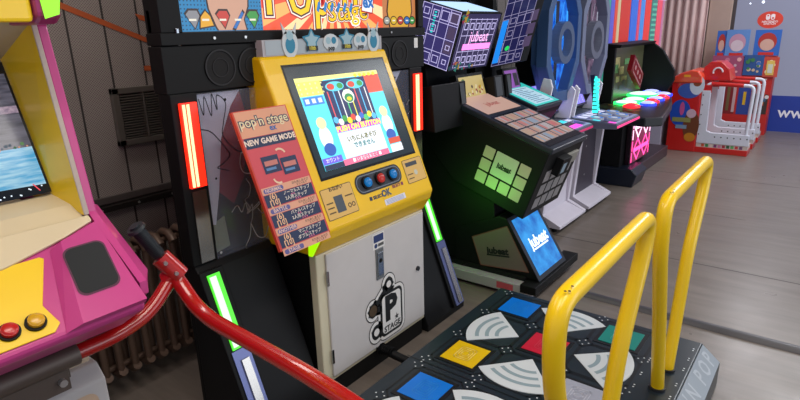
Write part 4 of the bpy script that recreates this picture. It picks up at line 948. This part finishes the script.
# hood
g = M(); g.wbox(6.75, 2.17, .82, 8.1, 2.22, 1.465, mt('#77785a', .3, 0, .12)); F = FY(2.17)
for i in range(16):
    a_, b_ = 6.8+random.random()*1.0, .86+random.random()*.45; g.rect(F, a_, b_, a_+.1+random.random()*.2, b_+.05+random.random()*.1, mt(random.choice(['#8a8458', '#5a8a5a', '#a8a070', '#4a5444']), .35), .002+.0004*i)
g.build('hood_back', t)
g = M(); g.xprism([(2.22, .82), (1.84, .82), (1.76, .98), (1.765, 1.10), (1.93, 1.36), (2.08, 1.468), (2.22, 1.468)], 8.1, 8.17, BLK); g.xprism([(2.22, 1.44), (2.05, 1.44), (2.03, 1.475), (2.22, 1.49)], 6.70, 8.15, BLK); g.wbox(6.70, 2.10, .82, 6.75, 2.22, 1.46, BLK); g.build('hood', t, .006)
g = M(); Fe = Fr((7.22, 2.03, 1.14), Vector((.86, 0, -.5)), Vector((.5, 0, .86))); RB = mt('#a01424', .35, 0, .1)
g.box(Fe, -.25, -.10, 0, .25, .10, .05, RB); P = g.rpts(-.22, -.078, .22, .078, .05); g.line(Fe, P+[P[0]], .018, mt('#e0a8a8', .4, 0, .2), .053)
for a in (-.12, .0, .12): g.disc(Fe, a, 0, .03, mt('#e0a8a8', .4, 0, .2), .053)
g.build('emblem', t)['label'] = 'red emblem plate with pale rim'

# ------------------------------------------------------------------ lit colour columns behind
t = thing('light_tower_row', 'tall red and blue lit acrylic columns behind the black console', 'light tower', (8.4, 2.4, 0))
g = M(); g.wbox(6.9, 2.5, 0, 9.6, 2.8, 2.6, mt('#6a6878', .5)); g.build('back_panel', t)
colr = [('#3a9a8a', .10), ('#5a5ac8', .14), ('#d84a30', .10), ('#c8b890', .10), ('#c83020', .42), ('#2a6ad8', .30), ('#d84a6a', .10), ('#3a8ae0', .20), ('#e03a38', .30), ('#2f7a7a', .30), ('#e8506a', .26), ('#b878a0', .10)]
x = 6.95
for h, wd in colr:
    g = M(); g.wbox(x, 2.30, 1.0, x+wd*.92, 2.46, 2.02, mt(h, .3, 0, .75, 0)); g.wbox(x, 2.28, 2.02, x+wd*.92, 2.48, 2.5, mt('#cfc8f4', .3, 0, 1.0, 0))
    if h == '#2f7a7a':
        for k in range(14): g.wbox(x+.03, 2.295, 1.03+.07*k, x+wd*.85, 2.30, 1.06+.07*k, mt('#60c8b0', .3, 0, .6, 0))
    g.build('colour_column', t); x += wd+.01
g = M(); g.wbox(6.9, 2.30, 0, 9.6, 2.48, 1.0, mt('#4a4656', .5)); g.build('base_cabinet', t)
g = M(); g.wbox(8.42, 1.915, 0, 8.9, 2.28, .94, mt('#b0a8bc', .5)); tag(g.build('side_cabinet', bevel=.01), 'plain pale lilac cabinet between the black console and the red kiosk', 'cabinet')

# ------------------------------------------------------------------ red kart kiosk
t = thing('racing_kiosk', 'red racing game kiosk with rounded top and colourful swirl print', 'arcade cabinet', (8.5, 1.65, 0))
KR = mt('#c01c18', .35, coat=.3); FKx = FX(8.40)
g = M(); g.wbox(8.40, 1.47, 0, 9.0, 1.84, .95, KR); g.build('body', t, .01)
g = M(); P = [(-1.90, .92), (-1.84, .99), (-1.74, 1.05), (-1.62, 1.09), (-1.53, 1.08), (-1.48, 1.02), (-1.475, .92)]; g.prism(FKx, P, -.55, .02, mt('#d8452a', .35, coat=.3)); g.build('bonnet', t, .02, 3)
g = M(); g.prism(Fr((8.55, 0, 0), (0, -1, 0), (0, 0, 1)), [(-1.50, .95), (-1.50, 1.12), (-1.43, 1.19), (-1.30, 1.19), (-1.20, 1.10), (-1.17, .95)], -.4, .0, KR); g.ring(Fr((8.55, 0, 0), (0, -1, 0), (0, 0, 1)), -1.33, 1.06, .045, .065, mt('#d8d4d8', .4), .002, .02, t0=0, t1=200); g.build('seat_back', t, .02, 3)
g = M(); g.disc(FKx, -1.62, .82, .14, mt('#3a58a8', .4), .003, ry=.10); g.disc(FKx, -1.53, .90, .09, mt('#c8d0dc', .4), .004, ry=.13); g.disc(FKx, -1.53, .93, .05, mt('#8a4a2a', .4), .005)
g.disc(FKx, -1.70, .52, .13, mt('#1f4ab0', .4), .003, ry=.18); g.disc(FKx, -1.56, .52, .06, mt('#c8a8b8', .4), .0045); g.disc(FKx, -1.68, .58, .03, mt('#c05090', .4), .0055, ry=.09)
g.disc(FKx, -1.55, .36, .10, mt('#6a3a20', .4), .004, ry=.20); g.rect(FKx, -1.79, .40, -1.56, .46, mt('#8a8a50', .4), .006); g.rect(FKx, -1.74, .31, -1.60, .36, mt('#7a90a8', .4), .006)
g.disc(FKx, -1.55, .20, .07, mt('#c07a20', .4), .005, ry=.06); g.rect(FKx, -1.70, 1.00, -1.62, 1.03, mt('#e8a020', .4), .022)
g.build('print', t)['label'] = 'colourful swirl print'
# barrier gates
def gate(x, label):
    t = thing('barrier_gate', label, 'barrier', (x, 1.15, 0), 'white and red hoop barriers')
    WG_ = mt('#cdd0dc', .35)
    g = M(); g.wbox(x, .855, 0, x+.30, 1.47, .075, KR); g.build('red_plinth', t, .006)
    F = FX(x); g = M(); g.wbox(x+.01, .86, .075, x+.29, 1.465, .13, mt('#c8b8b0', .5))
    for k in range(10):
        g.rect(F, -1.40+k*.05, .083, -1.365+k*.05, .122, mt(['#c85030', '#3a8a50', '#e0c8c0', '#7a3a70', '#c87aa0', '#a03040', '#2a5a38', '#60a860', '#c84040', '#704a70'][k], .5), -.0085)
    g.build('print_strip', t)
    g = M(); g.prism(F, [(-1.465, .13), (-.85, .13), (-.86, .275), (-1.30, .275), (-1.36, .30), (-1.365, .83), (-1.465, .83)], -.06, .0, WG_)
    for k in range(6): g.disc(F, -1.25+k*.075, .225, .009, BLK, .003, n=8)
    for k in range(5): g.disc(F, -1.445, .25+k*.13, .008, BLK, .003, n=8)
    g.build('panel', t, .005)
    g = M(); xx = x+.03
    g.tube(fillet([(xx, 1.415, .83), (xx, 1.415, .915), (xx, .885, .90), (xx, .90, .20)], [.06, .07], 6), .022, WG_, 12)
    g.build('hoop', t)
    g = M(); g.cyl((xx, 1.37, .9135), (xx, 1.0, .903), .026, KR, n=14); g.wbox(x+.005, 1.36, .80, x+.05, 1.46, .90, KR); g.build('grip_sleeve', t)['label'] = 'red sleeve'
gate(8.42, 'white hoop barrier with red top sleeve, nearest of the three beside the red kiosk')
gate(8.95, 'middle one of the three white hoop barriers by the red kiosk')
gate(9.50, 'white hoop barrier farthest back, in front of the red display')
# cardboard display
t = thing('promotional_display', 'red cardboard display with blue picture boards in front of the window', 'display stand', (10.2, 1.2, 0))
XD = 10.2; F = FX(XD); DR = mt('#b82420', .5); DB = mt('#2a62b4', .5)
g = M(); g.box(F, -1.66, 0, -.3, -.85, 1.18, 0, DR)
g.rect(F, -1.50, .30, -1.30, .85, mt('#7a1c20', .5), .002); g.rect(F, -1.42, .35, -1.38, .75, mt('#6a5a38', .5), .004); g.rect(F, -1.34, .33, -1.30, .72, mt('#c0a0a0', .5), .004); g.rect(F, -1.27, .30, -1.10, .85, mt('#28408a', .5), .004)
for k in range(5): g.rect(F, -1.20+.06*k, .45+.05*(k % 2), -1.16+.06*k, .65+.04*(k % 3), mt(['#c8a020', '#2a3a88', '#30604a', '#1c1c30', '#c84a30'][k], .5), .006)
g.rect(F, -1.16, .905, -.89, .935, mt('#e8c8c0', .5), .006); g.rect(F, -1.12, .83, -.92, .855, mt('#e8c8c0', .5), .006); g.rect(F, -1.12, .76, -.92, .77, mt('#e8c8c0', .5), .006)
g.rect(F, -1.05, .32, -.87, .62, mt('#382c28', .5), .004)
for k in range(5): g.disc(F, -1.01+.03*k, .40+.045*k, .028, mt(['#c8b8a0', '#8a3a30', '#c89a40', '#3a5a78', '#d0d0d0'][k], .5), .006+.0005*k)
g.build('stand', t, .004)
for (a, b, c0, c1, rd) in ((-1.66, -1.52, 1.18, 1.56, 0), (-1.53, -1.22, 1.18, 1.57, 1), (-1.155, -.825, 1.19, 1.56, 0)):
    g = M(); g.box(F, a, c0, .0 if rd == 0 else .02, b, c1, .012 if rd == 0 else .032, DB if rd == 0 else mt('#5a86c0', .5)); m_ = (a+b)/2; W_ = (b-a)/2; off = .014 if rd == 0 else .034
    g.disc(F, m_, c0+.20, W_*.72, mt('#a83028' if rd == 0 else '#b88aa0', .5), off, ry=.13); g.disc(F, m_, c0+.155, W_*.55, mt('#c8a090' if rd == 0 else '#c8b8c0', .5), off+.002, ry=.085); g.rect(F, m_-W_*.6, c0+.005, m_+W_*.6, c0+.05, mt('#c02a24', .5), off+.003); g.build('picture_board', t)
for (a, b, c0, c1, h, hs) in ((-1.68, -1.26, .86, 1.19, '#9a4a6a', ['#c0708a', '#5a6aa0', '#c8b0b8', '#e0a8a8']), (-1.25, -.99, .90, 1.20, '#28508a', ['#3a7a48', '#c8b090', '#3a68b0']), (-.99, -.80, .88, 1.17, '#c04838', ['#d8c070', '#e8e0c0', '#5a8a58'])):
    g = M(); g.box(F, a, c0, .03, b, c1, .042, mt(h, .5)); random.seed(int(c0*100)+len(hs))
    for k in range(12):
        x_, z_ = random.uniform(a+.04, b-.05), random.uniform(c0+.04, c1-.05); g.disc(F, x_, z_, random.uniform(.015, .035), mt(random.choice(hs), .5), .044+.0006*k, n=9)
    if h == '#c04838': g.rect(F, a+.04, c0+.03, b-.05, c1-.05, mt('#d8b858', .5), .053); g.rect(F, a+.06, c0+.06, b-.07, c1-.10, mt('#c8ccb8', .5), .055)
    g.build('game_poster', t)
# floor plate at the right edge
g = M(); g.wbox(7.35, -.35, 0, 7.62, .21, .012, mt('#7a4a4c', .5)); tag(g.build('floor_plate', bevel=.003), 'flat dull red plate on the floor at the right edge of the view', 'floor plate')
